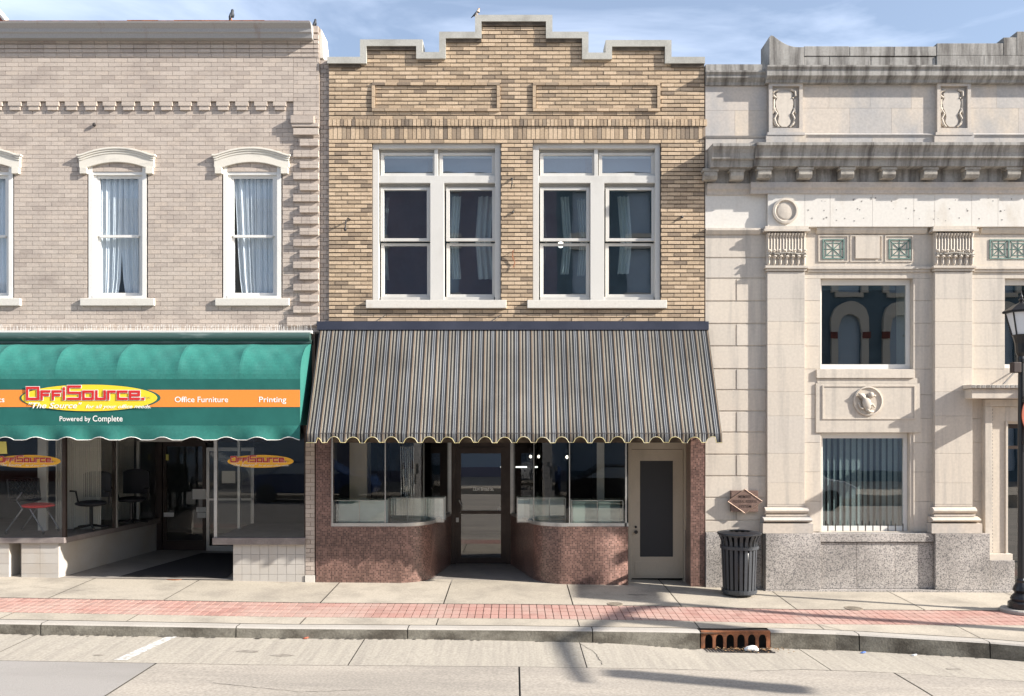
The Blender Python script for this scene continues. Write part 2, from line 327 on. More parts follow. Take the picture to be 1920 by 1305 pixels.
# mosaic (uv in metres)
def mosaic():
    m=mat('red brown mosaic tile',(.2,.1,.08),.28,spec=.5); N=m.node_tree.nodes; Lk=m.node_tree.links.new; b=N['Principled BSDF']
    u=N.new('ShaderNodeUVMap'); u.uv_map='UVMap'; sc=N.new('ShaderNodeVectorMath'); sc.operation='SCALE'; sc.inputs[3].default_value=1/.027; Lk(u.outputs[0],sc.inputs[0])
    fl=N.new('ShaderNodeVectorMath'); fl.operation='FLOOR'; Lk(sc.outputs[0],fl.inputs[0]); fr=N.new('ShaderNodeVectorMath'); fr.operation='FRACTION'; Lk(sc.outputs[0],fr.inputs[0])
    w=N.new('ShaderNodeTexWhiteNoise'); w.noise_dimensions='2D'; Lk(fl.outputs[0],w.inputs[0])
    r=N.new('ShaderNodeValToRGB'); e=r.color_ramp.elements; e[0].color=(.07,.036,.029,1); e[1].color=(.24,.135,.108,1); x=e.new(.5); x.color=(.125,.065,.052,1); Lk(w.outputs[0],r.inputs[0])
    s=N.new('ShaderNodeSeparateXYZ'); Lk(fr.outputs[0],s.inputs[0]); mn=N.new('ShaderNodeMath'); mn.operation='MINIMUM'; Lk(s.outputs[0],mn.inputs[0]); Lk(s.outputs[1],mn.inputs[1])
    gt=N.new('ShaderNodeMath'); gt.operation='LESS_THAN'; gt.inputs[1].default_value=.12; Lk(mn.outputs[0],gt.inputs[0])
    n2=N.new('ShaderNodeTexNoise'); n2.inputs['Scale'].default_value=2.2; n2.inputs['Detail'].default_value=5; Lk(u.outputs[0],n2.inputs[0])
    q=N.new('ShaderNodeMapRange'); q.inputs[1].default_value=.35; q.inputs[2].default_value=.7; q.inputs[3].default_value=.8; q.inputs[4].default_value=1.3; Lk(n2.outputs[0],q.inputs[0])
    x=N.new('ShaderNodeMix'); x.data_type='RGBA'; x.inputs[7].default_value=(.235,.165,.14,1); Lk(gt.outputs[0],x.inputs[0]); Lk(r.outputs[0],x.inputs[6])
    k=N.new('ShaderNodeVectorMath'); k.operation='SCALE'; Lk(x.outputs[2],k.inputs[0]); Lk(q.outputs[0],k.inputs[3]); Lk(k.outputs[0],b.inputs['Base Color'])
    return m
M['mos']=mosaic()
def stripes():
    m=mat('striped awning canvas',(.2,.2,.2),.85); N=m.node_tree.nodes; Lk=m.node_tree.links.new; b=N['Principled BSDF']
    g=N.new('ShaderNodeNewGeometry'); s=N.new('ShaderNodeSeparateXYZ'); Lk(g.outputs['Position'],s.inputs[0])
    a=N.new('ShaderNodeMath'); a.operation='MULTIPLY'; a.inputs[1].default_value=1/.186; Lk(s.outputs[0],a.inputs[0]); f=N.new('ShaderNodeMath'); f.operation='FRACT'; Lk(a.outputs[0],f.inputs[0])
    D=(.017,.017,.019);C=(.34,.315,.265);T=(.27,.20,.14);B=(.062,.070,.084);Wt=(.34,.345,.345)
    seq=[(D,3.0),(Wt,.8),(B,2.0),(Wt,.7),(D,3.2),(T,1.2),(D,.5),(C,1.1),(D,2.6),(C,.8),(D,.4),(C,.8)]
    tot=sum(w for _,w in seq); r=N.new('ShaderNodeValToRGB'); r.color_ramp.interpolation='CONSTANT'; e=r.color_ramp.elements; p=0
    for i,(c,w) in enumerate(seq):
        if i==0: x=e[0]
        elif i==1: x=e[1]
        else: x=e.new(p)
        x.position=p; x.color=(*c,1); p+=w/tot
    Lk(f.outputs[0],r.inputs[0])
    n2=N.new('ShaderNodeTexNoise'); n2.inputs['Scale'].default_value=1.2; n2.inputs['Detail'].default_value=6; Lk(g.outputs['Position'],n2.inputs[0])
    q=N.new('ShaderNodeMapRange'); q.inputs[1].default_value=.35; q.inputs[2].default_value=.65; q.inputs[3].default_value=.68; q.inputs[4].default_value=1.08; Lk(n2.outputs[0],q.inputs[0])
    k=N.new('ShaderNodeVectorMath'); k.operation='SCALE'; Lk(r.outputs[0],k.inputs[0]); Lk(q.outputs[0],k.inputs[3]); Lk(k.outputs[0],b.inputs['Base Color'])
    return m
M['stripe']=stripes()

# ------------------------------------------------------------------ brickwork helper
def bricks(mb,x0,x1,z0,z1,course,length,joint,y,holes=(),keep=None,off=0,jit=.0015,back=.03,tone=None,vj=None,odd=.5):
    n=int(round((z1-z0)/course)); vj=joint if vj is None else vj
    course=(z1-z0)/n
    for r in range(n):
        za=z0+r*course+joint/2; zb=z0+(r+1)*course-joint/2; zc=(za+zb)/2
        iv=[(x0,x1)]
        for h in holes:
            if h[2]<zc<h[3]:
                nv=[]
                for a,b in iv:
                    if h[1]<=a or h[0]>=b: nv.append((a,b)); continue
                    if h[0]>a: nv.append((a,h[0]))
                    if h[1]<b: nv.append((h[1],b))
                iv=nv
        if keep:
            nv=[]
            for a,b in iv:
                for c,d in keep(zc):
                    if max(a,c)<min(b,d): nv.append((max(a,c),min(b,d)))
            iv=nv
        o=x0-length+((r%2)*odd+off)*length
        for a,b in iv:
            k=math.floor((a-o)/length); x=o+k*length
            while x<b:
                p=max(x,a)+vj/2; q=min(x+length,b)-vj/2
                if q-p>.015:
                    j=rnd(-jit,jit); mb.box(p,q,y+j,y+back,za+rnd(-.0006,.0006),zb+rnd(-.0006,.0006),tone() if tone else None)
                x+=length
    return mb

# ------------------------------------------------------------------ ground
def lerp(p,x):
    for (a,b),(c,d) in zip(p,p[1:]):
        if x<=c: return b+(d-b)*max(0,(x-a))/(c-a) if x>a else b
    return p[-1][1]
GP=[(-40,.5),(-10,.13),(-3,.01),(0,-.01),(2,-.035),(4,-.085),(10,-.12),(40,-.4)]
def kd(x): return lerp([(-40,2.75),(2.7,2.75),(3.4,2.62),(4.2,2.66),(5.9,3.02),(6.6,3.25),(10,4.1),(14,4.6),(40,4.6)],x)
def gz(x,y):       # y<0 toward the street
    b=lerp(GP,x)
    return b-.029*max(0,-y)
def rz(x,y):       # road
    kh=lerp([(-12,.15),(-5,.14),(-1,.135),(1.3,.165),(2.3,.225),(4,.22),(6,.205),(10,.2)],x); k0=gz(x,-kd(x)); d=-y-kd(x); u=max(0,min(1,d/1.3)); kh=kh*(1-u)+.155*u
    return k0-kh+(-.01*d if d<1.1 else -.011+.012*min(d-1.1,6)-.012*max(0,min(d-12,8)))
def sheet(mb,x0,x1,y0f,y1f,zf,nx,ny,dz=0,t=None,side=.0):
    vs=[];fs=[]
    for i in range(nx+1):
        x=x0+(x1-x0)*i/nx; ya=y0f(x) if callable(y0f) else y0f; yb=y1f(x) if callable(y1f) else y1f
        for j in range(ny+1):
            y=ya+(yb-ya)*j/ny; vs.append((x,y,zf(x,y)+dz))
    for i in range(nx):
        for j in range(ny): a=i*(ny+1)+j; fs.append((a,a+1,a+ny+2,a+ny+1))
    mb.add(vs,fs,t)
mb=MB(); sheet(mb,-40,40,6,lambda x:-kd(x)+.02,gz,160,8,-.02,.5)
tag(mb.build('ground',M['joint']),kind='structure')
# far ground reaching the horizon, well below every other sheet
mb=MB(); mb.box(-400,400,-400,400,-1.6,-1.2); tag(mb.build('terrain',M['road2']),kind='structure')
mb=MB(); js=[-12,-10.3,-8.45,-6.7,X(373,0),X(637),X(845),X(1063),X(1246),X(1440),X(1656),7.75,9.6,11.4,13.2]
xs=[-40]+js+[40]
for a,b in zip(xs,xs[1:]):
    n=max(2,int((b-a)*3)); sheet(mb,a+.008,b-.008,.6,-1.385,gz,n,6)
for a,b in zip(xs,xs[1:]):
    n=max(2,int((b-a)*3)); sheet(mb,a+.007,b-.007,-2.215,lambda x:-kd(x)+.18,gz,n,4)
tag(mb.build('pavement',M['walk']),kind='structure')
mb=MB(); x=-14.0
while x<14:
    for r in range(4):
        a=-1.4-.2025*r; z=gz(x+.05,a-.1); j=rnd(-.0015,.0015)
        mb.box(x+.004,x+.101,a-.2022,a-.0003,z-.03,z+j*.6)
    x+=.107
tag(mb.build('brick_paving',M['paver']),kind='structure')
# kerb stones
KX=[-40,-20,-14,-9.6,-6.05,-3.55,-1.35,1.02,2.40]; KX2=[3.33,4.45,5.95,8.2,10.5,14,40]
mb=MB(); mf=MB()
for lst in (KX,KX2):
    for a,b in zip(lst,lst[1:]):
        n=max(2,int((b-a)*4))
        for i in range(n):
            p=a+.006+(b-a-.012)*i/n; q=a+.006+(b-a-.012)*(i+1)/n
            yp,yq=-kd(p),-kd(q); zp,zq=gz(p,yp),gz(q,yq)
            mb.add([(p,yp+.18,zp),(q,yq+.18,zq),(q,yq+.025,zq),(p,yp+.025,zp),(p,yp+.004,zp-.018),(q,yq+.004,zq-.018)],[(0,3,2,1),(3,4,5,2)],.5)
            mf.add([(p,yp+.004,zp-.018),(q,yq+.004,zq-.018),(q,yq-.008,zq-.27),(p,yp-.008,zp-.27)],[(0,3,2,1)],.5)
ko=tag(mb.build('kerb',M['kerb'],fix=False),kind='structure')
tag(mf.build('kerb_face',M['kerbf'],ko,fix=False))
mb=MB()
for a,b in zip([-40,-17,-13,-9.3,-6.1,-1.9,.85,3.7,7.2,11,15],[-17,-13,-9.3,-6.1,-1.9,.85,3.7,7.2,11,15,40]): sheet(mb,a+.006,b-.006,lambda x:-kd(x)+.03,lambda x:-kd(x)-1.12,rz,max(3,int((b-a)*3)),5)
tag(mb.build('gutter',M['gutterc'],fix=False),kind='structure')
mb=MB(); mb2=MB()
RJ=[-40,-29.3,-20.9,-16.7,-12.5,-8.3,-4.1,.07,4.4,8.6,12.8,17,24,30,40]
for i,(a,b) in enumerate(zip(RJ,RJ[1:])):
    tgt=mb2 if b<-4.05 else mb
    def y0(x): return -kd(x)-1.13
    sheet(tgt,a+.01,b-.01,y0,-17.2,rz,max(4,int((b-a)*2)),20)
tag(mb.build('road',M['road'],fix=False),kind='structure'); tag(mb2.build('road_patch',M['road2'],fix=False),kind='structure')
mb=MB(); sheet(mb,-40,40,lambda x:-kd(x)+.02,-17.4,lambda x,y:rz(x,y)-.02,120,30); tag(mb.build('road_base',M['joint'],fix=False),kind='structure')
mb=MB(); mb.box(-40,40,-25,-17.2,-.6,.02); tag(mb.build('far_pavement',M['walk']),kind='structure')
# parking line
a=(X(325),0);mb=MB()
def gp(px,py,zz=None):
    z=-.2
    for _ in range(8):
        s=(py-HY)/(CZ-z); y=-(CAMD-F/s); x=(px-VX)/s; z=rz(x,y)
    return x,y,z
p0=gp(322,1190);p1=gp(340,1190);p2=gp(238,1238);p3=gp(213,1238)
mb.add([(x,y,z+.004) for x,y,z in (p0,p1,p2,p3)],[(0,1,2,3)])
tag(mb.build('road_marking',M['paint'],fix=False),kind='structure')

# =================================================================== LEFT BUILDING
LB=empty('brick_building',(-6.4,0,0),'pinkish beige brick shop building on the left with green awning and hooded arched windows','building')
ZL0=Z(606); ZTOP=Z(66)
WC=[X(-33),X(218.3),X(471.5)]; hw=.485
wh=[(c-hw,c+hw,Z(559),Z(318)) for c in WC]
FLD=.036   # main field lies this far behind the pier plane
XP=X(550)
mb=MB(); mb.grid_wall(-10.4,XP,Z(625),Z(190),.045,.33,wh); mb.grid_wall(XP,X(598.5),Z(240),Z(50),.0135,.33,[]); mb.grid_wall(XP,X(598.5),Z(625),Z(240),.045,.33,[]); mb.grid_wall(-10.4,XP,Z(190),Z(56),.0135,.33,[])
mb.box(X(598.5),X(616.5),.075,.33,Z(1095)-.2,Z(109)); mb.box(X(572.5),X(590),.0135,.33,-.3,Z(625))
mb.box(-10.4,X(572.5),.1,.32,3.0,Z(625))
mb.build('wall_core',M['mortL'],LB)
mb=MB(); cs=.0695; bl=.206
holesb=[(c-hw,c+hw,Z(559),Z(318)) for c in WC]
bricks(mb,-10.4,XP,Z(622),Z(190),cs,bl,.0055,FLD,holesb,jit=.001)
bricks(mb,-10.4,XP,Z(190),Z(68),cs,bl,.0055,0,jit=.001)
bricks(mb,XP,X(598.5),Z(240),Z(60),cs,bl,.0055,0,jit=.001,off=.3); bricks(mb,XP,X(598.5),Z(622),Z(240),cs,bl,.0055,FLD,jit=.001,off=.3)
bricks(mb,X(598.5),X(616.5),Z(622),Z(110),cs,.11,.008,.062,jit=.002)
for k,(a,b) in enumerate([(Z(107),Z(100)),(Z(99.5),Z(92.5)),(Z(92),Z(84)),(Z(83.5),Z(76)),(Z(75.5),Z(66))]):   # corbelled courses under the gutter
    xx=-10.4
    while xx<X(597):
        mb.box(xx+.003,min(xx+bl,X(598))-.003,-.008*(k+1),.01,a+.004,b-.004); xx+=bl
x=15.0
while x>-160: x-=35.5
i=0
while x<530:
    if x>-150:
        mb.pb(x,x+24,190.3,198,.006,-FLD-.01); mb.pb(x+3,x+22,198.6,206,-.006,-FLD-.01)
    x+=35.5
# stepped corbel at the pier head and quoins
for a,b,c,d,p in [(545,588,216,230,.055),(547,597,230.5,237,.04),(550,597,240,252,.03)]:
    mb.pb(a,b,c,d,p,-.01); 
for k in range(16):
    yc=267+20.87*k; x0=562 if k%2==0 else 550
    for j in range(2 if k%2 else 1):
        pass
    n=3 if k%2 else 2; w=(597-x0)/n
    for q in range(n): mb.box(X(x0+w*q)+.002,X(x0+w*(q+1))-.002,-.012,.04,Z(yc+6.2),Z(yc+.3)); mb.box(X(x0+w*q)+.002,X(x0+w*(q+1))-.002,-.012,.04,Z(yc-.1),Z(yc-6))
for q in range(4): mb.pb(538+q*15,538+q*15+14.6,594,602,.005,-FLD-.01); mb.pb(538+q*15,538+q*15+14.6,602.5,610,.005,-FLD-.01)
bricks(mb,X(572.5),X(590),Z(1078),Z(830),.0695,.16,.007,0,jit=.001)
mb.build('brickwork',M['brickL'],LB)
MB().pb(572,590,1079,1100,.015,-.2).build('pier_foot',M['sill'],LB)
# gutter cornice
y=lambda d:-d
g=MB(); zt=Z(39.5,.24); zb_=Z(67.5,.2)
g.sweepx([(0.0,zb_),(-.13,zb_),(-.145,zb_+.06),(-.17,zb_+.08),(-.175,zb_+.13),(-.20,zb_+.16),(-.235,zb_+.2),(-.235,zt),(-.22,zt),(-.05,zt+.0),(0,zt)],-10.4,X(583,.2))
g.build('gutter_cornice',M['gutter'],LB)
r=MB(); xx=-10.3
while xx<X(580,.2): w=rnd(.15,.5); r.box(xx,min(xx+w,X(581,.2)),-.238,-.215,zt+.001,zt+rnd(.006,.02)); xx+=w
r.build('rusty_gutter_lip',M['rust'],LB)
g=MB(); g.box(X(582),X(597),-.03,.3,Z(62),Z(50)); g.build('parapet_end',M['brickL'],LB)
g=MB(); g.prism([(X(597),Z(60)),(X(601),Z(52)),(X(604),Z(80)),(X(605),Z(106)),(X(599),Z(106))],.05,.5); g.build('parapet_flashing',M['sill'],LB)
MB().box(-10.4,X(598),.34,11,Z(100),Z(96)).box(-10.4,X(598),10.8,11,-.3,Z(100)).box(-10.5,-10.4,.0,11,-.3,Z(60)).box(X(598)-.1,X(598),.34,10.8,2.95,Z(100)).build('roof_and_side_walls',M['mortL'],LB)
def hwindow(c,i):
    w=MB(); zt,zb=Z(331),Z(556)
    zs=Z(558.5)
    # brick mould and head board
    w.box(c-.465,c-.40,.035,.16,zs,Z(312)); w.box(c+.40,c+.465,.035,.16,zs,Z(312))
    w.box(c-.40,c+.40,.05,.16,Z(326),Z(300)); w.box(c-.40,c+.40,.03,.15,zs,Z(554)+.0)
    w.box(c-.40,c-.355,.075,.16,Z(554),Z(326)); w.box(c+.355,c+.40,.075,.16,Z(554),Z(326))
    fr=w.build('window',M['wpaint'],LB)
    s=MB(); ml=Z(440.5)
    s.box(c-.355,c-.315,.09,.13,ml,Z(326)); s.box(c+.315,c+.355,.09,.13,ml,Z(326)); s.box(c-.315,c+.315,.09,.13,Z(331.5),Z(326)); s.box(c-.315,c+.315,.088,.13,ml-.02,ml+.02)
    s.box(c-.355,c-.315,.12,.155,Z(554),ml); s.box(c+.315,c+.355,.12,.155,Z(554),ml); s.box(c-.315,c+.315,.12,.155,Z(554),Z(547))
    s.build('sash',M['wpaint'],fr)
    g=MB(); g.box(c-.317,c+.317,.108,.112,ml,Z(331)); g.box(c-.317,c+.317,.135,.139,Z(547.5),ml-.01); g.build('pane',M['glassL'],fr)
    q=MB(); n=90
    for side in (0,1):
        a,b=(c-.33,c+.02) if side==0 else (c-.02,c+.33)
        gap=.0
        top=[];vs=[];fs=[]
        for k in range(n+1):
            u=k/n; x=a+(b-a)*u
            for j,zz in enumerate((Z(548),Z(520),Z(470),Z(400),Z(330))):
                v=j/4; pinch=1-.22*(1-v)**2 if i!=2 else 1-.35*(1-v)
                xx=a+(x-a)*pinch if side==0 else b-(b-x)*pinch
                if side==1 and i==2: xx=b-(b-x)*(1-.05*(1-v))
                if side==0 and i==2: xx=a+.03*(1-v)*4+(x-a)*(1-.25*(1-v))
                vs.append((xx,.185+.012*side+.022*math.sin(u*26+side*2+i*1.7+v*.6+1.8*math.sin(u*5+i))+.012*math.sin(u*(53+7*i)+i+2*math.sin(u*9+side*3)),zz))
        for k in range(n):
            for j in range(4): o=k*5+j; fs.append((o,o+1,o+6,o+5))
        q.add(vs,fs,.5)
    q.build('curtain',M['curt'],fr,smooth=True,fix=False)
    MB().box(c-.58,c+.605,-.012,.1,Z(573),Z(559.3)).build('window_sill',M['sill'],LB,bevel=.006)
    h=MB(); n=24
    def arc(hw_,z0,rise): return [c-hw_+2*hw_*k/n for k in range(n+1)],[z0+rise*(1-(2*k/n-1)**2) for k in range(n+1)]
    def band(hwo,zt0,rt,zb0,rb,d,y1=.04):
        xs,zt=arc(hwo,zt0,rt); _,zb=arc(hwo,zb0,rb); h.strip(xs,zt,zb,-d,y1)
    # archivolt face, bed, cap mouldings
    xs=[c-.60+1.2*k/n for k in range(n+1)]
    zt_=[Z(300)+.115*max(0,1-((x-c)/.56)**2) for x in xs]
    zb2=[Z(313.5)+.085*max(0,1-((x-c)/.46)**2) for x in xs]
    h.strip(xs,zt_,zb2,-.003,.05)
    def cap(hwo,lo,hi,d):
        xs=[c-hwo+2*hwo*k/n for k in range(n+1)]
        base=lambda x: Z(300)+.115*max(0,1-((x-c)/.56)**2)
        h.strip(xs,[base(x)+hi for x in xs],[base(x)+lo for x in xs],-d,.05)
    cap(.60,-.01,.025,.012); cap(.612,.026,.055,.024); cap(.63,.056,.085,.036)
    h.box(c-.585,c-.47,-.014,.05,Z(325.5),Z(313.6)); h.box(c+.47,c+.585,-.014,.05,Z(325.5),Z(313.6))
    h.build('window_hood',M['hood'],LB,bevel=.004)
    MB().box(c-.47,c+.47,.33,.9,Z(558),Z(556)).box(c-.6,c+.6,.9,.92,Z(570),Z(300)).build('room_backing',M['room'],LB)
for i,c in enumerate(WC): hwindow(c,i)
# ledge, spikes, roller box over the green awning
GX=X(588)
mb=MB().box(-10.4,GX+.01,-.14,.05,Z(625,.14),Z(619.5,.14)); mb.build('awning_ledge',M['wpaint'],LB)
mb=MB(); xx=-8.6; k=0
while xx<GX and k<220:
    mb.tube([(xx,-.10,Z(620,.1)),(xx+rnd(-.006,.006),-.10+rnd(-.02,.02),Z(610,.1)+rnd(-.02,.02))],.003,3); xx+=rnd(.02,.05) if k%7 else .07; k+=1
mb.build('bird_spikes',M['white'],LB)
# storefront of the left shop
RY=2.87
xl,xr=-7.2,-4.77
def sill_slab(mb,pts,z0,z1,w=.07): mb.sweepz(pts,z0,z1)
b=MB(); ZS0,ZS1=Z(1018),Z(1007.5)
b.sweepz([(-10.4,-.05),(-7.17,-.05),(-6.83,RY),(-10.4,RY)],ZS0,ZS1)
b.sweepz([(-4.80,-.06),(X(573.5),-.06),(X(573.5),RY-.9),(-4.80,RY-.9)],Z(1020.5),ZS1-.001)
b.build('display_floor_slab',M['slab'],LB,bevel=.006,split=.02)
t=MB(); 
bricks(t,X(437),X(573),-.02,Z(1021),.156,.143,.004,-.0,jit=.0003,odd=0)
bricks(t,X(40),X(110),-.02,Z(1018),.156,.30,.004,-.0,jit=.0003,odd=0)
bricks(t,-10.4,X(17),-.02,Z(1018),.156,.30,.004,-.0,jit=.0003,odd=0)
t.build('bulkhead_tiles',M['tilew'],LB,split=.02)
t=MB(); t.sweepz([(X(110),.002),(-6.9,RY),(-10.4,RY),(-10.4,.012),(X(17),.012),(X(17.5),.3),(X(39.5),.3),(X(40),.012)],-.3,ZS0-.003)
t.box(X(437),X(573),.012,RY-1,-.3,Z(1022)); t.build('bulkhead',M['tilew'],LB,split=.02)
p=MB(); zt=3.0
for (x0,y0,w,zb) in [(-7.2,.0,.055,ZS1),(-6.99,1.25,.045,ZS1)]: p.box(x0-w/2,x0+w/2,y0,y0+w,zb,zt)
p.box(-6.93,-6.80,RY-.02,RY+.1,-.1,zt); p.box(X(570.5),X(573),.0,.05,ZS1,zt); p.box(-10.4,X(573),-.0,.05,zt-.18,zt)
p.box(-6.8,-4.77,RY,RY+.06,2.2,2.32)
p.build('shop_window_frame',M['bronze'],LB)
p=MB(); p.box(-4.795,-4.745,.0,.05,ZS1,zt); p.box(-4.795,-4.75,1.17,1.215,ZS1,zt); p.box(-6.98,-6.945,1.3,1.34,ZS1,zt); p.build('mullion',M['alu'],LB,split=.02)
p=MB(); p.box(-10.4,-7.2,.02,.026,ZS1,zt); p.box(-4.745,X(570.5),.02,.026,ZS1,zt); p.add([(-7.19,.05,ZS1),(-6.88,RY,ZS1),(-6.88,RY,zt),(-7.19,.05,zt)],[(0,1,2,3)]); p.add([(-4.77,.05,ZS1),(-4.77,RY-.9,ZS1),(-4.77,RY-.9,zt),(-4.77,.05,zt)],[(0,1,2,3)])
p.build('shop_window_pane',M['glassS'],LB,fix=False,split=.02)
p=MB(); p.box(-6.79,-6.72,RY,RY+.05,.08,2.2); p.box(-6.02,-5.96,RY,RY+.05,.08,2.2); p.box(-6.72,-6.02,RY,RY+.05,2.12,2.2); p.box(-6.72,-6.02,RY,RY+.05,.08,.3)
dd=p.build('door',M['bronze'],LB); MB().box(-6.72,-6.02,RY+.02,RY+.026,.3,2.12).build('pane',M['glassS'],dd)
p=MB(); a0,a1=-5.94,-5.02; p.box(a0,a0+.06,RY-.02,RY+.03,.06,2.1); p.box(a1-.06,a1,RY-.02,RY+.03,.06,2.1); p.box(a0+.06,a1-.06,RY-.02,RY+.03,2.03,2.1); p.box(a0+.06,a1-.06,RY-.02,RY+.03,.06,.2)
dd=p.build('door',M['alu'],LB); dd['label']='aluminium framed glass door'
MB().box(a0+.06,a1-.06,RY,RY+.006,.2,2.03).build('pane',M['glassS'],dd); MB().box(a0+.02,a1-.02,RY-.07,RY-.04,1.08,1.12).box(a0+.03,a0+.05,RY-.05,RY-.02,1.08,1.12).build('push_bar',M['alu'],dd)
# interior shell
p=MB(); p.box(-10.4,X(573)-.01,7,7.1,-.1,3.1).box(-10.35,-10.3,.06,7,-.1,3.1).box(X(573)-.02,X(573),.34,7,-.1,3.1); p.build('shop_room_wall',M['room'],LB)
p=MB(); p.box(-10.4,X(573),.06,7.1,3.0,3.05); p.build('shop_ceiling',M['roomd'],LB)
mb=MB(); mb.add([(-7.3,.0,.085),(-4.4,0,.05),(-4.6,3.0,.085),(-6.9,3.0,.115)],[(0,1,2,3)]); mb.box(-10.3,-3.4,RY+.12,6.9,-.02,.05)
tag(mb.build('entry_floor',M['terr'],fix=False),kind='structure')
mb=MB(); mb.add([(-6.35,.12,.091),(-4.62,.12,.07),(-4.9,2.5,.10),(-5.9,2.5,.112)],[(0,1,2,3)]); o=mb.build('door_mat',M['matd'],fix=False); tag(o,'dark mat laid in the recessed entry of the left shop','mat')
# curtains and fittings inside left display
q=MB(); vs=[];fs=[]; n=160
for k in range(n+1):
    x=-7.95+.80*k/n+0; yy=1.15+.025*math.sin(k*.9)+.01*math.sin(k*2.3); vs+=[(x,yy,ZS1),(x,yy,2.95)]
for k in range(n): fs.append((2*k,2*k+2,2*k+3,2*k+1))
q.add(vs,fs,.5)
vs=[];fs=[]
for k in range(n+1):
    x=-7.75+.73*k/n; yy=2.6+.03*math.sin(k*.9); vs+=[(x-.2,yy,ZS1),(x-.2,yy,2.95)]
for k in range(n): fs.append((2*k,2*k+2,2*k+3,2*k+1))
q.add(vs,fs,.5)
q.build('display_curtain',M['drape'],LB,smooth=True,fix=False,split=.02)
q=MB(); q.box(-8.12,-7.97,.9,.96,ZS1,2.95); q.box(-9.2,-8.12,.92,.96,2.45,2.56); q.box(-7.05,-7.0,2.3,2.35,ZS1,2.3); q.box(-7.05,-6.2,2.3,2.35,2.22,2.3); q.build('display_partition_frame',M['cpaint'],LB,split=.01)
q=MB(); q.box(-4.72,-4.68,.3,.34,1.0,2.9) if False else None
# =================================================================== GREEN AWNING
GD=.85
GA=empty('shop_awning',(-6,-.1,3.0),'green scalloped fabric awning with an orange stripe and yellow oval shop logo','awning')
zf1=Z(710.5,GD); zf0=Z(797.5,GD); zw=Z(646,.1)
def curve(n=14):
    pts=[]
    for k in range(n+1):
        a=math.pi/2*k/n; pts.append((-.10-(GD-.10)*math.sin(a)**1.0, zf1+(zw-zf1)*math.cos(a)**.9 if k<n else zf1))
    return pts
cv=curve()
ribs=[X(477,.12)-0.925*k for k in range(-1,7)]; ribs[0]=X(587.6)
mb=MB(); XS=[]
x0,x1=-10.2,X(587.6); n=220
vs=[];fs=[]
for i in range(n+1):
    x=x0+(x1-x0)*i/n
    dmin=min(abs(x-r) for r in ribs); sag=.05*(1-math.exp(-dmin*6))
    for k,(yy,zz) in enumerate(cv):
        w=math.sin(math.pi*k/(len(cv)-1))
        e_=.003*math.sin(x*11+k*.7)*w+.002*math.sin(x*23-k)*w; vs.append((x,yy+sag*w*.7+e_,zz-sag*w*.8-e_))
m=len(cv)
for i in range(n):
    for k in range(m-1): a=i*m+k; fs.append((a,a+1,a+m+1,a+m))
mb.add(vs,fs,.5)
mb.add([(x1,-.1,zw)]+[(x1,yy,zz) for yy,zz in cv[1:]]+[(x1,-GD,zf0),(x1,-.1,zf0)],[tuple(range(m+2))],.5)
mb.build('canopy',M['teal'],GA,smooth=False,fix=False)
zo1,zo0=Z(731,GD),Z(763,GD)
MB().box(x0,x1-.002,-GD-.001,-GD+.01,zf0,zf1).build('front_panel',M['teald'],GA)
MB().box(x0,x1-.004,-GD-.005,-GD-.001,zo0,zo1).build('orange_stripe',M['orange'],GA)
mb=MB(); xs=[];zb=[]
pit=.475; N_=int((x1-x0)*60)
ph=X(305,GD)
for i in range(N_+1):
    x=x0+(x1-x0)*i/N_; u=((x-ph)/pit)%1.0
    s=Z(825,GD)+ .045*max(0,1-((u if u<.5 else 1-u)/.30)**2)
    xs.append(x); zb.append(s)
mb.strip(xs,[zf0-.001]*len(xs),zb,-GD-.004,-GD+.002)
mb.v=[(x,y_-.03*math.sin(x*7.3+math.sin(x*1.9)*2)*(zf0-z)/.2,z) for x,y_,z in mb.v]; mb.build('valance',M['teal'],GA)
mb=MB(); mb.tube([(xs[i],-GD-.005-.03*math.sin(xs[i]*7.3+math.sin(xs[i]*1.9)*2)*(zf0-zb[i])/.2,zb[i]) for i in range(0,len(xs),3)],.005,4); mb.build('valance_trim',M['white'],GA)
mb=MB(); mb.box(x0,GX,-.16,-.0,Z(644,.16),Z(637,.16)); mb.build('mounting_bar',M['gdark'],GA)
mb=MB(); zc=Z(631,.2); prof=[(-.13-.075*math.cos(a)*1.0, zc+.075*math.sin(a)) for a in [math.pi*2*k/16 for k in range(16)]]
mb.sweepx(prof,x0,GX-.02); mb.build('roller_box',M['gdark'],GA)
# lettering
def text(s,x,z,w,h,y,mt,parent,name='lettering',align='LEFT',shear=0,off=0,depth=.002,mirror=False):
    c=bpy.data.curves.new('t','FONT'); c.body=s; c.size=1; c.shear=shear; c.offset=off; c.extrude=0; c.resolution_u=4
    o=bpy.data.objects.new('t',c); S.collection.objects.link(o); bpy.context.view_layer.update()
    me=bpy.data.meshes.new_from_object(o.evaluated_get(bpy.context.evaluated_depsgraph_get()))
    bpy.data.objects.remove(o); 
    xs=[v.co.x for v in me.vertices]; ys=[v.co.y for v in me.vertices]; bw=max(xs)-min(xs); sx=w/bw; x_0=min(xs)
    sy=h/.72
    for v in me.vertices: v.co=Vector((x+(v.co.x-x_0)*sx,y,z+v.co.y*sy))
    me.materials.clear(); me.materials.append(mt); ob=bpy.data.objects.new(name,me); S.collection.objects.link(ob); par(ob,parent); return ob
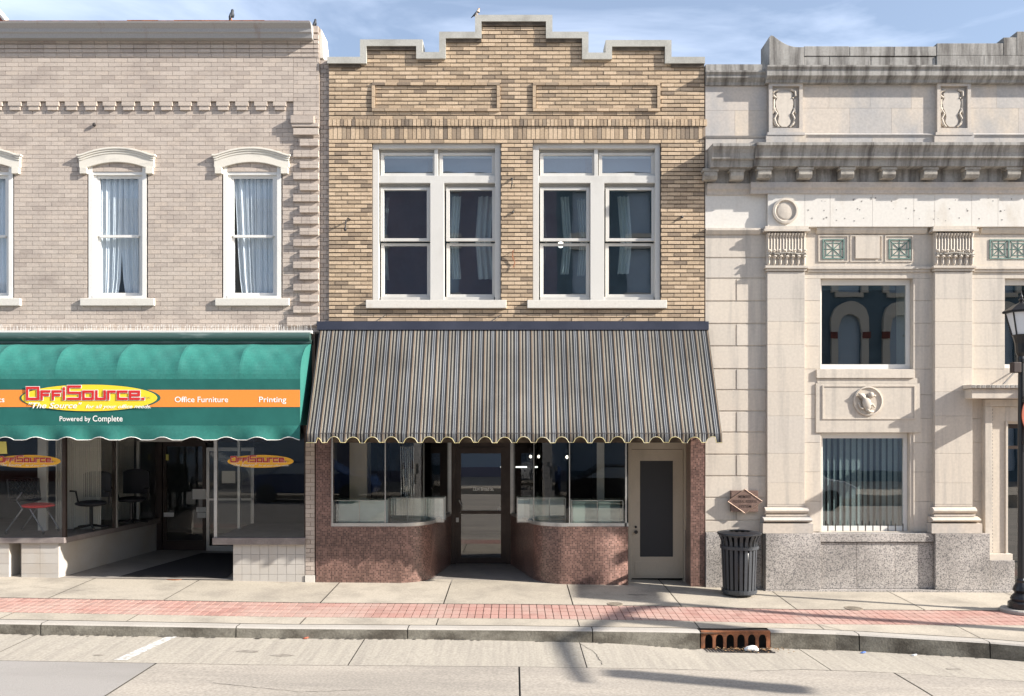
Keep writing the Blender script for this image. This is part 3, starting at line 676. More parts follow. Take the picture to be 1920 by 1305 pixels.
GL={'O':([[(0,0),(.8,0),(.8,1),(0,1),(0,-.02)]],.8),'F':([[(0,0),(0,.68),(.55,.68)],[(0,.36),(.45,.36)]],.55),'i':([[(0,0),(0,.6)],[(0,.85),(0,.95)]],.05),
'S':([[(0,0),(.85,0),(.85,.55),(0,.55),(0,1.12),(.85,1.12)]],.85),'o':([[(0,0),(.68,0),(.68,.66),(0,.66),(0,-.02)]],.68),'u':([[(0,.68),(0,0),(.6,0),(.6,.68)]],.6),
'r':([[(0,0),(0,.66),(.45,.66)]],.45),'c':([[(.62,.66),(0,.66),(0,0),(.62,0)]],.62),'e':([[(.64,0),(0,0),(0,.66),(.64,.66),(.64,.34),(.05,.34)]],.64),'.':([[(0,0),(.06,0)]],.06)}
def strokes(word,x,z,w,h,y,wd,mt,parent,name='lettering'):
    tot=0; gap=.26
    for ch in word: tot+=GL[ch][1]+gap
    k=w/tot; mb=MB(); cx=0; i=0
    for ch in word:
        for pl in GL[ch][0]:
            for (a,b),(c,d) in zip(pl,pl[1:]):
                xa,xb=sorted((x+(cx+a)*k,x+(cx+c)*k)); za,zb=sorted((z+b*h,z+d*h)); i+=1
                yy=y-.0004*(i%7)
                mb.box(xa-wd/2,xb+wd/2,yy,yy+.0012,za-wd/2,zb+wd/2)
        cx+=GL[ch][1]+gap
    return mb.build(name,mt,parent)
def oval(cx,cz,rx,rz,y,mt,parent,name):
    mb=MB(); n=64; vs=[(cx+rx*math.cos(2*math.pi*k/n),y,cz+rz*math.sin(2*math.pi*k/n)) for k in range(n)]
    mb.prism([(v[0],v[2]) for v in vs],y,y+.002); return mb.build(name,mt,parent)
def logo(cx,cz,w,y,parent,amber=False):
    k=w/2.12
    if not amber: oval(cx,cz,1.06*k,.205*k,y,M['teald'],parent,'oval_border'); 
    oval(cx+(0 if amber else -.01),cz,(1.06 if amber else 1.02)*k,.205*k*(1.0 if amber else .97),y-.003,M['yelor' if amber else 'yellow'],parent,'oval_field')
    wx=cx-.94*k
    strokes('OFFiSource.',wx,cz-.015*k,1.80*k,.165*k,y-.008,.050*k,M['white'],parent,'lettering_outline')
    strokes('OFFiSource.',wx,cz-.015*k,1.80*k,.165*k,y-.013,.036*k,M['red'],parent)
    text('inc',cx+.82*k,cz-.01*k,.09*k,.035*k,y-.014,M['teald'],parent)
    text('"The Source" ',cx-.92*k,cz-.155*k,.80*k,.085*k,y-.009,M['white'],parent,shear=.3,off=.01)
    text('for all your office needs.',cx-.06*k,cz-.155*k,.98*k,.055*k,y-.009,M['white'],parent,shear=.3,off=.01)
logo(X(169.5,GD),Z(746,GD),X(301,GD)-X(37,GD),-GD-.009,GA)
text('Office Furniture',X(328,GD),Z(754,GD),X(428,GD)-X(328,GD),.085,-GD-.008,M['white'],GA,off=.008)
text('Printing',X(486,GD),Z(754,GD),X(537,GD)-X(486,GD),.085,-GD-.008,M['white'],GA,off=.008)
text('cs',X(-4,GD),Z(754,GD),X(9,GD)-X(-4,GD),.085,-GD-.008,M['white'],GA,off=.008)
text('Powered by',X(112,GD),Z(789.5,GD),X(170,GD)-X(112,GD),.075,-GD-.004,M['white'],GA,off=.006)
text('Complete',X(174,GD),Z(790,GD),X(230,GD)-X(174,GD),.09,-GD-.004,M['white'],GA,off=.006)
# window logos
for (cx,lab) in ((X(51),'amber oval shop logo on the window glass behind the red seated chair'),(X(488),'amber oval shop logo on the window glass right of the entry doors')):
    so_=empty('window_sign',(cx,0.0,Z(865)),lab,'sign','oval logos on the shop windows'); logo(cx,Z(865),X(550)-X(426),.016,so_,True)
o=MB().prism([(X(-6),Z(851)),(X(13),Z(851)),(X(11),Z(828)),(X(-4),Z(828))],.008,.011).build('paper_notice',M['papery']); tag(o,'yellow paper taped inside the far left shop window','notice')
for (a,b_,c,d,yy,mt,lab) in [(361,386,917,936,RY-.02,'paperw','largest white paper notice taped to the dark entry door'),(368,386,951,960,RY-.02,'paperw','small white sheet below the square notices on the dark entry door'),(370,386,961,971,RY-.02,'paperw','lowest white sheet on the right side of the dark entry door'),(307,326,961,969,RY-.02,'paperw','white strip notice low on the left of the dark entry door'),(311,316,852,863,RY-.02,'papery','small yellow slip high on the dark entry door')]:
    o=MB().pb(a,b_,c,d,-yy,-yy-.004).build('paper_notice',M[mt]); tag(o,lab,'notice','notices on the entry door')
o=MB().pb(416,441,883,906,-1.7,-1.704).build('paper_notice',M['drape']); tag(o,'grey sheet hanging behind the glass left of the right oval logo','notice')
# chairs in the display
def chair_red(cx,cy,z0):
    r=empty('office_chair',(cx,cy,z0),'armless chair with bright red seat and perforated black back in the left shop window','chair')
    mb=MB(); mb.ell((cx+.08,cy,z0+.46),(.27,.24,.045),16,8); mb.build('seat',M['redc'],r,smooth=True)
    mb=MB()
    # curved frame and lattice of back, seen three quarter
    def bp(u,v): # u -1..1, v 0..1
        return (cx-.24+ .20*u+.0*v -.03*v+.03, cy+.22-.16*abs(u)**2*.6+.10*u, z0+.56+.34*v)
    for v in (0,1): mb.tube([bp(-1+2*k/10,v-.04*(abs(-1+2*k/10)**3 if v else 0)) for k in range(11)],.018,6)
    for u in (-1,1): mb.tube([bp(u,k/5) for k in range(6)],.018,6)
    for k in range(-6,14):
        pts=[]; pt2=[]
        for j in range(9):
            v=j/8; u=-1+2*(k/7)+v*.9
            if -1<=u<=1: pts.append(bp(u,v))
            u=-1+2*(k/7)-v*.9+.3
            if -1<=u<=1: pt2.append(bp(u,v))
        if len(pts)>1: mb.tube(pts,.008,4)
        if len(pt2)>1: mb.tube(pt2,.008,4)
    mb.tube([bp(-1,.0),bp(-.4,-.1),bp(.4,-.12),bp(1,0)],.04,6)
    mb.build('backrest',M['black'],r)
    for (sx,yy) in ((-1,-.2),(1,-.2),(-1,.2),(1,.2)):
        mb=MB()
        if sx<0: pts=[(cx+.30-.36,cy+yy,z0+.42),(cx-.33+.0,cy+yy,z0+.05)]
        else: pts=[(cx+.06,cy+yy,z0+.42),(cx+.28,cy+yy,z0+.05)]
        if yy>0: pts=[(p[0]+.04,p[1],p[2]) for p in pts]
        mb.tube(pts,.013,6); mb.build('leg',M['chrome'],r)
        mb=MB(); mb.ell((pts[1][0],pts[1][1],z0+.028),(.03,.02,.028),8,6); mb.build('caster',M['black'],r,smooth=True)
    MB().tube([(cx-.06,cy-.2,z0+.42),(cx-.22,cy-.1,z0+.56),(cx-.15,cy-.05,z0+.68)],.012,6).build('back_support',M['chrome'],r)
chair_red(X(62,-.55),.55,ZS1+.002)
def task_chair(cx,cy,z0,lab):
    r=empty('office_chair',(cx,cy,z0),lab,'chair')
    MB().ell((cx,cy,z0+.46),(.26,.25,.055),16,8).build('seat',M['seatb'],r,smooth=True)
    mb=MB(); xs=[cx-.24+.48*k/10 for k in range(11)]
    mb.strip(xs,[z0+1.0-.05*abs(k/5-1)**3 for k in range(11)],[z0+.55]*11,cy+.2,cy+.24); mb.build('backrest',M['seatb'],r)
    MB().tube([(cx,cy,z0+.08),(cx,cy,z0+.42)],.03,8).build('post',M['black'],r)
    mb=MB()
    for k in range(5):
        a=k*2*math.pi/5+.3; mb.tube([(cx,cy,z0+.09),(cx+.28*math.cos(a),cy+.28*math.sin(a),z0+.05)],.02,5)
    mb.build('star_base',M['black'],r)
    for s in (-1,1): MB().tube([(cx+s*.27,cy+.1,z0+.45),(cx+s*.29,cy+.05,z0+.66),(cx+s*.28,cy-.15,z0+.68)],.018,6).build('armrest',M['black'],r)
task_chair(-6.98-.25,.95,ZS1,'dark mesh back office chair directly behind the bronze window post')
task_chair(-6.9,1.75,ZS1,'black office chair furthest into the side display of the left shop')

# =================================================================== MAIN BUILDING
MBD=empty('tan_brick_building',(0,0,0),'tan brick two storey shop with a stepped parapet and striped awning in the middle','building')
xa,xb=X(616.5),X(1321)
WX=[(697.5,939),(999,1239)]
mholes=[(X(a),X(b),Z(563),Z(265)) for a,b in WX]
# stepped parapet outline (outer, photo measures)
OUT=[(615,109),(676,109),(676,76.5),(793,76.5),(793,100),(824,100),(824,62),(891,62),(891,30.5),(1035.5,30.5),(1035.5,62),(1103,62),(1103,101),(1135,101),(1135,77.5),(1258,77.5),(1258,109),(1320,109)]
TH=12
def topat(px):
    y=109
    for (a,b,yy) in ((676,793,76.5),(793,824,100),(824,891,62),(891,1035.5,30.5),(1035.5,1103,62),(1103,1135,101),(1135,1258,77.5)):
        if a<=px<b: y=yy
    return y
INN=[(615,121),(688,121),(688,88.5),(781,88.5),(781,112),(836,112),(836,74),(903,74),(903,42.5),(1023.5,42.5),(1023.5,74),(1091,74),(1091,113),(1147,113),(1147,89.5),(1246,89.5),(1246,121),(1320,121)]
def keep(z):
    py=HY+ (CZ-z)*117
    iv=[]
    segs=[(616.5,688,121),(688,781,88.5),(781,836,112),(836,903,74),(903,1023.5,42.5),(1023.5,1091,74),(1091,1147,113),(1147,1246,89.5),(1246,1321,121)]
    for a,b,t in segs:
        if py>t:
            if iv and abs(iv[-1][1]-X(a))<1e-6: iv[-1]=(iv[-1][0],X(b))
            else: iv.append((X(a),X(b)))
    return iv
c=MB()
# coping: overlapping-free rectangles following the steps
def cop(a,b,c0,d0): c.box(X(a),X(b),-.05,.32,Z(d0),Z(c0))
cop(614.5,676,109,121); cop(676,688,76.5,121); cop(688,781,76.5,88.5); cop(781,793,76.5,112); cop(793,824,100,112); cop(824,836,62,112); cop(836,891,62,74); cop(891,903,30.5,74)
cop(903,1023.5,30.5,42.5); cop(1023.5,1035.5,30.5,74); cop(1035.5,1091,62,74); cop(1091,1103,62,113); cop(1103,1135,101,113); cop(1135,1147,77.5,113); cop(1147,1246,77.5,89.5); cop(1246,1258,77.5,121); cop(1258,1320.5,109,121)
c.build('coping',M['coping'],MBD)
core=MB()
core.grid_wall(xa,xb,Z(830),Z(224),.0125,.3,mholes+[])
for a,b,t in [(616.5,688,121),(688,781,88.5),(781,836,112),(836,903,74),(903,1023.5,42.5),(1023.5,1091,74),(1091,1147,113),(1147,1246,89.5),(1246,1321,121)]:
    core.box(X(a),X(b),.0125,.3,Z(224),Z(t))
core.build('wall_core',M['mortM'],MBD)
mb=MB(); cm=.0655; lm=.205
bt=lambda: .06+.86*random.random()**.9
panels=[(X(697.5),X(937.5),Z(209.5),Z(155)),(X(999),X(1238),Z(209.5),Z(155))]
bricks(mb,xa,xb,Z(224),Z(42),cm,lm,.016,0,panels,keep,jit=.004,vj=.006,tone=bt)
for p in panels:
    bricks(mb,p[0]+.055,p[1]-.055,p[2]+.05,p[3]-.05,cm,lm,.016,0.0,jit=.004,vj=.006,tone=bt)
    for (a,b,cc,d) in ((p[0],p[1],p[2],p[2]+.05),(p[0],p[1],p[3]-.05,p[3])):
        n=int((b-a)/.2); w=(b-a)/n
        for k in range(n): mb.box(a+w*k+.003,a+w*(k+1)-.003,-.025,.03,cc+.004,d-.004)
    for xx in (p[0],p[1]-.05):
        n=2; h=(p[3]-p[2]-.1)/n
        for k in range(n): mb.box(xx,xx+.05,-.025,.03,p[2]+.05+h*k+.003,p[2]+.05+h*(k+1)-.003,.35)
x=xa
while x<xb-.02:     # rowlock course standing proud over the soldier course
    mb.box(x+.004,x+.056,-.022+rnd(-.003,.003),.03,Z(236.5),Z(224.5)); x+=.0612
x=xa
while x<xb-.02:
    mb.box(x+.004,x+.066,rnd(-.003,.002),.03,Z(260.5),Z(237.6)); x+=.0705
bricks(mb,xa,xb,Z(618),Z(261),cm,lm,.016,0,mholes,jit=.004,vj=.006,tone=bt)
mb.build('brickwork',M['brickM'],MBD)
dk=MB()  # corbel course under the coping, coloured dark to paint in its shadow
for a,b,t in [(688,781,88.5),(836,903,74),(903,1023.5,42.5),(1023.5,1091,74),(1147,1246,89.5),(616.5,676,121),(1258,1320,121)]:
    dk.box(X(a)+.002,X(b)-.002,-.025,.02,Z(t+6.5),Z(t)-.002)
dk.build('shaded_corbel',M['mortM'],MBD,split=.02)
# big windows
def bwin(px0,px1,k):
    D=px0-697.5; o=lambda p:X(p+D); w=MB()
    y0,y1=.05,.22
    w.box(X(px0)+.002,o(709),y0,y1,Z(563),Z(266)); w.box(o(928),X(px1)-.002,y0,y1,Z(563),Z(266)); w.box(o(709),o(928),y0,y1,Z(276),Z(266))
    w.box(o(709),o(928),y0+.012,y1,Z(341),Z(327)); w.box(o(806),o(832),y0+.002,y1,Z(563),Z(341.1))
    w.box(o(813.5),o(820.5),y0+.03,y1,Z(326.9),Z(276.1))
    fr=w.build('window',M['cpaint'],MBD,bevel=.004)
    s=MB()
    def sash(a,b,c,d,yy,t=.0):   # glass rectangle with 7px stiles
        s.box(o(a-6.5),o(a),yy,yy+.05,Z(d+5.5),Z(c-5)); s.box(o(b),o(b+6.5),yy,yy+.05,Z(d+5.5),Z(c-5)); s.box(o(a),o(b),yy,yy+.05,Z(c),Z(c-5)); s.box(o(a),o(b),yy,yy+.05,Z(d+5.5),Z(d))
        g.box(o(a)-.002,o(b)+.002,yy+.024,yy+.028,Z(d)-.002,Z(c)+.002)
    g=MB()
    sash(718,810,287,320.5,.12); sash(829,922,287,320.5,.12)
    for a,b in ((718,799),(842,922.5)):
        sash(a,b,353,444,.105); sash(a,b,457,549,.16)
    s.build('sash',M['cpaint'],fr,bevel=.003); g.build('pane',M['glassU'],fr)
    f=MB(); f.box(o(712),o(806),.1,.22,Z(563),Z(555)); f.box(o(832),o(926),.1,.22,Z(563),Z(555)); f.box(o(709),o(928),.17,.2,Z(290),Z(276)); f.box(o(709),o(928),.17,.2,Z(352),Z(341)); f.build('bottom_rail',M['cpaint'],fr,split=.01)
    MB().box(X(px0-10.5),X(px1+10.5),-.06,.12,Z(578.5),Z(563.3)).build('window_sill',M['sill'],MBD,bevel=.006)
    q=MB()
    for (a,b,yy) in ([(845,862,.42),(895,925,.42),(716,722,.5)] if k==0 else [(752,768,.45),(785,800,.6),(862,884,.42),(716,720,.5)]):
        n=24; vs=[];fs=[]
        for i in range(n+1):
            u=i/n
            for j,zz in enumerate((Z(515 if k==0 else 505),Z(440),Z(355))):
                vs.append((o(a+(b-a)*u+(6 if j==1 else 0)*(1 if k else -1)),yy+.03*math.sin(u*18),zz))
        for i in range(n):
            for j in range(2): c_=i*3+j; fs.append((c_,c_+1,c_+4,c_+3))
        q.add(vs,fs,.5)
    q.build('drape',M['drape'],fr,smooth=True,fix=False,split=.0)
    bl=MB(); bl.box(o(716),o(800),.3,.32,Z(322),Z(284)); bl.box(o(826),o(924),.3,.32,Z(322),Z(284)); bl.build('roller_blind',M['darkb'],fr,split=.01)
for k,(a,b) in enumerate(WX): bwin(a,b,k)
p=MB(); p.box(xa,xb,2.6,2.7,Z(640),Z(200)); p.box(-.1,.1,.3,2.6,Z(640),Z(200)); p.box(xa,xa+.1,.3,4.8,Z(640),Z(200)); p.box(xb-.1,xb,.3,4.8,Z(640),Z(200)); p.box(xa,xb,.31,4.9,Z(650),Z(632)); p.box(xa,xb,.31,11,Z(225),Z(215)); p.build('upper_room',M['roomb'],MBD)
p=MB().box(xa,xb,10.9,11,-.3,Z(225)).box(xa,xa+.1,4.9,10.9,-.3,Z(225)).box(xb-.1,xb,4.9,10.9,-.3,Z(225)).build('rear_walls',M['mortM'],MBD)
o=MB().ell((X(1051.5,-1.9),1.9,Z(459,-1.9)),(.06,.06,.055),12,8).build('ceiling_light',M['bulb'],smooth=True); tag(o,'small lit ceiling globe seen through the right upper window','lamp')
# fascia behind the striped awning
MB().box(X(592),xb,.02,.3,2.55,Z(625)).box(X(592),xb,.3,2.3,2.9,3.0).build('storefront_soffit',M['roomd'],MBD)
# mosaic walls (with uv)
def mosaic_wall(name,path,z0,z1,thick=None,cap=False):
    me=bpy.data.meshes.new(name); vs=[];fs=[];uv=[]; u=0
    for i,(x,y_) in enumerate(path):
        if i: u+=math.hypot(x-path[i-1][0],y_-path[i-1][1])
        vs+=[(x,y_,z0),(x,y_,z1)]; uv+=[(u+5,z0+5),(u+5,z1+5)]
    for i in range(len(path)-1): fs.append((2*i,2*i+2,2*i+3,2*i+1))
    me.from_pydata(vs,[],fs); l=me.uv_layers.new(name='UVMap')
    for p in me.polygons:
        for li,vi in zip(p.loop_indices,p.vertices): l.data[li].uv=uv[vi]
        p.use_smooth=len(path)>8
    me.materials.append(M['mos']); ob=bpy.data.objects.new(name,me); S.collection.objects.link(ob); par(ob,MBD); return ob
def arc(cx,cy,r,a0,a1,n=14): return [(cx+r*math.cos(R(a0+(a1-a0)*k/n)),cy+r*math.sin(R(a0+(a1-a0)*k/n))) for k in range(n+1)]
zsill=Z(987)
PL=[(X(592),0),(-2.4,0)]+arc(-1.88,.55,.55,-90,-12,16)+[(-1.108,1.74)]
PRr=[(-.055,1.74)]+arc(.86,.55,.55,192,270,16)+[(1.3,0),(X(1177.5),0),(X(1177.5),.62)]
mosaic_wall('bulkhead',PL,-.3,zsill); mosaic_wall('bulkhead',PRr,-.3,zsill)
mosaic_wall('pier',[(X(592)+.0,.25),(X(592),-.002),(X(620.5),-.002),(X(620.5),.25)],-.3,2.6)
mosaic_wall('pier',[(X(1295),.5),(X(1295),-.002),(X(1321),-.002),(X(1321),.3)],-.3,2.6)
def ribbon(path,z0,z1,w,name,mt,parent=MBD,yoff=0):
    mb=MB(); L_=[];Rr=[]
    for i,(x,y_) in enumerate(path):
        a=path[max(i-1,0)]; b=path[min(i+1,len(path)-1)]; t=Vector((b[0]-a[0],b[1]-a[1])).normalized(); n=Vector((t.y,-t.x))
        L_.append((x+n.x*w,y_+n.y*w)); Rr.append((x-n.x*w,y_-n.y*w))
    n=len(path); vs=[(x,y_,z) for z in (z0,z1) for x,y_ in L_+Rr]
    fs=[]
    for i in range(n-1):
        fs+= [(i,i+1,2*n+i+1,2*n+i),(n+i,2*n+n+i,2*n+n+i+1,n+i+1),(2*n+i,2*n+i+1,3*n+i+1,3*n+i),(i,n+i,n+i+1,i+1)]
    fs+=[(0,2*n,3*n,n),(n-1,2*n-1,4*n-1,3*n-1)]
    mb.add(vs,fs,.5); return mb.build(name,mt,parent,smooth=False)
GLp=[(X(621),.03),(-2.4,.03)]+arc(-1.88,.58,.55,-90,-12,16)+[(-1.14,1.74)]
GRp=[(-.02,1.74)]+arc(.86,.58,.55,192,270,16)+[(1.3,.03),(X(1175),.03)]
ribbon(GLp,zsill-.004,Z(981),.03,'window_rail',M['alu']); ribbon(GRp,zsill-.004,Z(981),.03,'window_rail',M['alu'])
ribbon([(X(1175),.0),(X(1175),.55)],zsill-.004,Z(981),.03,'window_rail',M['alu'])
ribbon(GLp,Z(981),2.62,.003,'shop_window_pane',M['glassS']); ribbon(GRp,Z(981),2.62,.003,'shop_window_pane',M['glassS'])
p=MB(); 
for (x,y_,w) in ((X(622.5),.02,.012),(X(722),.02,.008),(-1.14,1.7,.03),(-.02,1.7,.03),(X(1068),.02,.008),(X(1174),.02,.012),(X(1002),.32,.004),(X(791),.3,.004)): p.box(x-w,x+w,y_-w,y_+w+.01,Z(983),2.62)
p.build('mullion',M['alu'],MBD,split=.02)
# solid bulkhead tops (display floors)
d=MB(); d.sweepz([(x,y_+.01) for x,y_ in GLp]+[(X(621),1.74)],zsill-.02,zsill-.006); d.sweepz([(x,y_+.01) for x,y_ in GRp]+[(X(1175),1.74)],zsill-.02,zsill-.006); d.build('display_floor',M['floorin'],MBD,split=.02)
# main door
DY=1.74; DX0,DX1=-1.03,-.13
p=MB(); p.box(-1.13,-1.03,DY-.04,DY+.1,-.1,2.8); p.box(-.13,-.03,DY-.04,DY+.1,-.1,2.8); p.box(-1.03,-.13,DY,DY+.1,2.14,2.22); p.build('door_frame',M['bronze'],MBD)
p=MB(); p.box(DX0,DX0+.09,DY,DY+.045,.03,2.13); p.box(DX1-.09,DX1,DY,DY+.045,.03,2.13); p.box(DX0+.09,DX1-.09,DY,DY+.045,.03,.14); p.box(DX0+.09,DX1-.09,DY,DY+.045,2.02,2.13); p.box(DX0+.09,DX1-.09,DY-.02,DY+.045,.93,.985)
dr=p.build('door',M['bronze'],MBD); dr['label']='dark bronze glass shop door with street number lettering'
MB().box(DX0+.09,DX1-.09,DY+.02,DY+.026,.14,2.02).build('pane',glass('door glass',(.5,.5,.5),.15),dr)
MB().tube([(DX0+.04,DY-.02,1.2),(DX0+.06,DY-.07,1.18),(DX0+.1,DY-.07,1.1),(DX0+.1,DY-.07,1.0),(DX0+.08,DY-.02,.95)],.011,6).build('handle',M['alu'],dr)
text('1334 Broad St.',X(887,-DY),Z(920,-DY),X(925,-DY)-X(886,-DY),.062,DY+.006,M['white'],dr,off=.035)
MB().disc([(.036,DY+.012),(.036,DY+.014)],X(937,-DY),Z(954,-DY),16).build('sticker',M['white'],dr)
MB().box(DX0+.0,DX0+.05,DY-.01,DY,.78,.86).build('sticker',M['paperw'],dr)
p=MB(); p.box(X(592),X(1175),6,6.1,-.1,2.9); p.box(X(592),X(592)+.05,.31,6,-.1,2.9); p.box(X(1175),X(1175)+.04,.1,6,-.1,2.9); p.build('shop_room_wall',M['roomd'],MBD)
p=MB(); p.box(X(650,-.5),X(683,-.5),.75,.8,.9,2.9,.3); p.build('brick_inner_pier',M['wood'],MBD)
p=MB(); p.box(X(1120,-.9),X(1133,-.9),.9,1.0,.9,2.9); p.box(X(600)+.12,X(600)+.3,3.,3.1,0,2.9); p.build('inner_post',M['drape'],MBD,split=.02)
mb=MB(); mb.add([(-2.0,-.005+.0,-.008),(1.0,-.005,-.022),(1.0,1.9,.03),(-2.0,1.9,.03)],[(0,1,2,3)]); mb.box(X(600),X(1174),1.85,6,-.03,.02)
tag(mb.build('entry_paving',M['terr'],fix=False),kind='structure')
# side door
SY=.48
p=MB(); s0,s1=X(1183.5,-SY),X(1281,-SY)
p.box(X(1178)+.03,s0,SY-.06,SY+.1,-.1,2.65); p.box(s1,X(1295),SY-.06,SY+.1,-.1,2.65); p.box(s0,s1,SY-.06,SY+.1,Z(842,-SY),2.32); p.box(s0,s1,SY,SY+.08,2.32,2.65); p.box(X(1283,-SY),X(1286,-SY),SY-.12,SY-.06,.8,2.65); p.build('side_door_frame',M['wood'],MBD,bevel=.004)
p=MB(); gl=[X(1200,-SY),X(1262,-SY),Z(1044,-SY),Z(864,-SY)]
p.grid_wall(s0+.004,s1-.004,Z(1084,-SY),Z(843,-SY),SY,SY+.045,[gl]); p.box(X(1190,-SY),X(1275,-SY),SY-.008,SY,Z(1080,-SY),Z(1052,-SY))
sd=p.build('door',M['wood'],MBD,bevel=.003); sd['label']='cream painted side door with a tall dark panel'
MB().box(gl[0],gl[1],SY+.015,SY+.025,gl[2],gl[3]).build('door_screen',M['mesh'],sd)
MB().disc([(.028,SY-.05),(.03,SY-.04),(.014,SY-.02),(.014,SY)],X(1192,-SY),Z(997,-SY),14).disc([(.02,SY-.012),(.02,SY)],X(1192,-SY),Z(988,-SY),12).build('handle',M['iron'],sd)
MB().box(X(1178),X(1296),SY+.11,SY+.2,-.1,2.65).build('door_backing',M['roomd'],MBD)
# low display cases
def case(px0,px1,yy,lab,n=2,solid=False,dep=.38):
    a,b=X(px0,-yy),X(px1,-yy); z0=zsill-.004; z1=z0+.40
    r=empty('display_case',((a+b)/2,yy,z0),lab,'display case','low glass display cases in the shop windows')
    mb=MB()
    for k in range(n+1):
        x=a+(b-a)*k/n
        for y_ in (yy,yy+dep): mb.box(x-.008,x+.008,y_-.008,y_+.008,z0,z1)
    mb.box(a,b,yy-.009,yy+.009,z1,z1+.012); mb.box(a,b,yy+dep-.01,yy+dep+.01,z1,z1+.012); mb.box(a,b,yy-.01,yy+dep,z0,z0+.015)
    mb.build('case_frame',M['alu'],r)
    MB().box(a,b,yy-.003,yy,z0+.015,z1).box(a,b,yy+.0,yy+dep,z1+.012,z1+.016).build('case_glass',M['glassD'],r)
    MB().box(a+.01,b-.01,yy+dep-.03,yy+dep-.012,z0+.015,z1-.01).build('case_back',M['sage'],r)
    if solid:
        w=MB()
        for k in range(n*2): 
            if k%2==0: x=a+(b-a)*k/(n*2)+.03; w.box(x,x+(b-a)/(n*2)*.9,yy+.03,yy+.05,z0+.02,z1-.02)
        w.build('white_card',M['paperw'],r,split=.02)
M['sage']=mat('pale case backing',(.62,.70,.68),.5,(.80,.84,.82),2.2,(1,1,1),.4,.65,.05)
case(626,722,.14,'glass display case in the front of the left curved window',2,False)
case(730,832,.62,'glass display case behind the rounded corner of the left window',3)
case(970,1060,.62,'glass display case beside the shop door in the right window',3)
case(1072,1168,.14,'glass display case with white cards at the right end of the right window',2,True)
for i,(px,py,yy,lab) in enumerate([(995,856,1.3,'round clear pendant bulb nearest the shop door'),(1010,856,2.2,'small clear pendant bulb between two larger ones'),(1063,857,1.0,'round clear pendant bulb beside the window joint')]):
    x,z=X(px,-yy),Z(py,-yy); r=empty('pendant_lamp',(x,yy,z),lab,'lamp','clear bulbs hanging in the right shop window')
    k=.055 if i==1 else .075
    MB().ell((x,yy,z),(k,k,k),16,10).build('glass_globe',M['glassC'],r,smooth=True); MB().ell((x,yy,z),(.022,.022,.03),10,6).build('filament',M['bulb'],r,smooth=True)
    MB().tube([(x,yy,z+k),(x,yy,2.88)],.004,4).tube([(x,yy,z+k-.01),(x,yy,z+k+.06)],.018,8).build('cord',M['black'],r)
for px0,px1,yy in ((967,988,3.5),(938,942.5,3.5),(1003,1008,3.5)):
    o=MB().pb(px0,px1,874.5,877,-yy,-yy-.03).build('light_strip',M['led']); tag(o,{967:'long lit strip light inside right of the shop door',938:'short lit strip light seen through the shop door glass',1003:'short lit strip light beneath the pendant bulbs'}[px0],'light','lit strips deep inside the shop')
# hanging crystal-like plastic wrap in left window
mb=MB()
for k in range(7):
    x=X(752+k*4,-.8); mb.tube([(x,.8+.03*math.sin(k*2),.95),(x+.01*math.sin(k),.82,1.5),(x-.01,.8,2.1),(x,.8,2.88)],[.012,.02,.016,.02],5)
o=mb.build('plastic_drape',M['glassD'],smooth=True); tag(o,'clear hanging plastic wrap in the left curved shop window','plastic sheet')

# =================================================================== STRIPED AWNING
SA=empty('shop_awning',(0,-.1,2.5),'black cream and grey vertically striped awning with scalloped edge','awning')
AD=1.0; ax0,ax1=X(573.5,AD),X(1354,AD); zt0=Z(618.5,.1); zv1=Z(813,AD); zv0=Z(830,AD)
wx0,wx1=ax0,ax1
mb=MB(); n=100; vs=[];fs=[]
for i in range(n+1):
    x=ax0+(ax1-ax0)*i/n
    for j in range(9):
        u=j/8; w_=math.sin(math.pi*u)*(.022*abs(math.sin((x-ax0)/(ax1-ax0)*4*math.pi))+.006*math.sin(x*17+u*4))+.006*u*math.sin(x*9.3+1); vs.append((x,-.1-(AD-.1)*u+w_*.8,zt0+(zv1-zt0)*u-w_*.6-.004))
for i in range(n):
    for j in range(8): a=i*9+j; fs.append((a,a+1,a+10,a+9))
mb.add(vs,fs,.5); mb.build('canopy',M['stripe'],SA,fix=False,smooth=True)
mb=MB()
for x in (ax0,ax1): mb.add([(x,-.1,zt0),(x,-AD,zv1),(x,-.1,zv1)],[(0,1,2)],.5)
mb.build('side_panel',M['navy'],SA,fix=False,split=.02)
mb=MB(); xs=[];zb=[]; cnt=22; pit=(ax1-ax0)/cnt; NN=cnt*16
for i in range(NN+1):
    x=ax0+(ax1-ax0)*i/NN; u=((x-ax0)/pit)%1.0; q=abs(u-.5)/.34
    zz=zv0+(.085*math.sqrt(max(0,1-q*q)) if q<1 else 0)+.004*math.sin(x*9)
    if i<10 or i>NN-6: zz=zv0
    xs.append(x); zb.append(zz)
mb=MB(); mb.strip(xs,[zv1+.001]*len(xs),zb,-AD-.003,-AD+.003)
mb.v=[(x+.010*math.sin(x*3.1)*(zv1-z)/.13,y_-.022*math.sin(x*12.1+math.sin(x*2.3)*2)*(zv1-z)/.13,z) for x,y_,z in mb.v]; mb.build('valance',M['stripe'],SA)
mb=MB(); mb.tube([(xs[i]+.010*math.sin(xs[i]*3.1)*(zv1-zb[i])/.13,-AD-.004-.022*math.sin(xs[i]*12.1+math.sin(xs[i]*2.3)*2)*(zv1-zb[i])/.13,zb[i]) for i in range(len(xs))],.0055,4); mb.build('valance_trim',M['trim'],SA)
mb=MB(); mb.box(X(597),X(1326),-.12,-.0,Z(618.5,.12),Z(602.5,.12)); fl=mb.build('awning_headboard',M['navy'],SA,bevel=.004)
mb=MB(); mb.tube([(ax0,-AD+.012,zv1+.0),(ax1,-AD+.012,zv1)],.014,6)
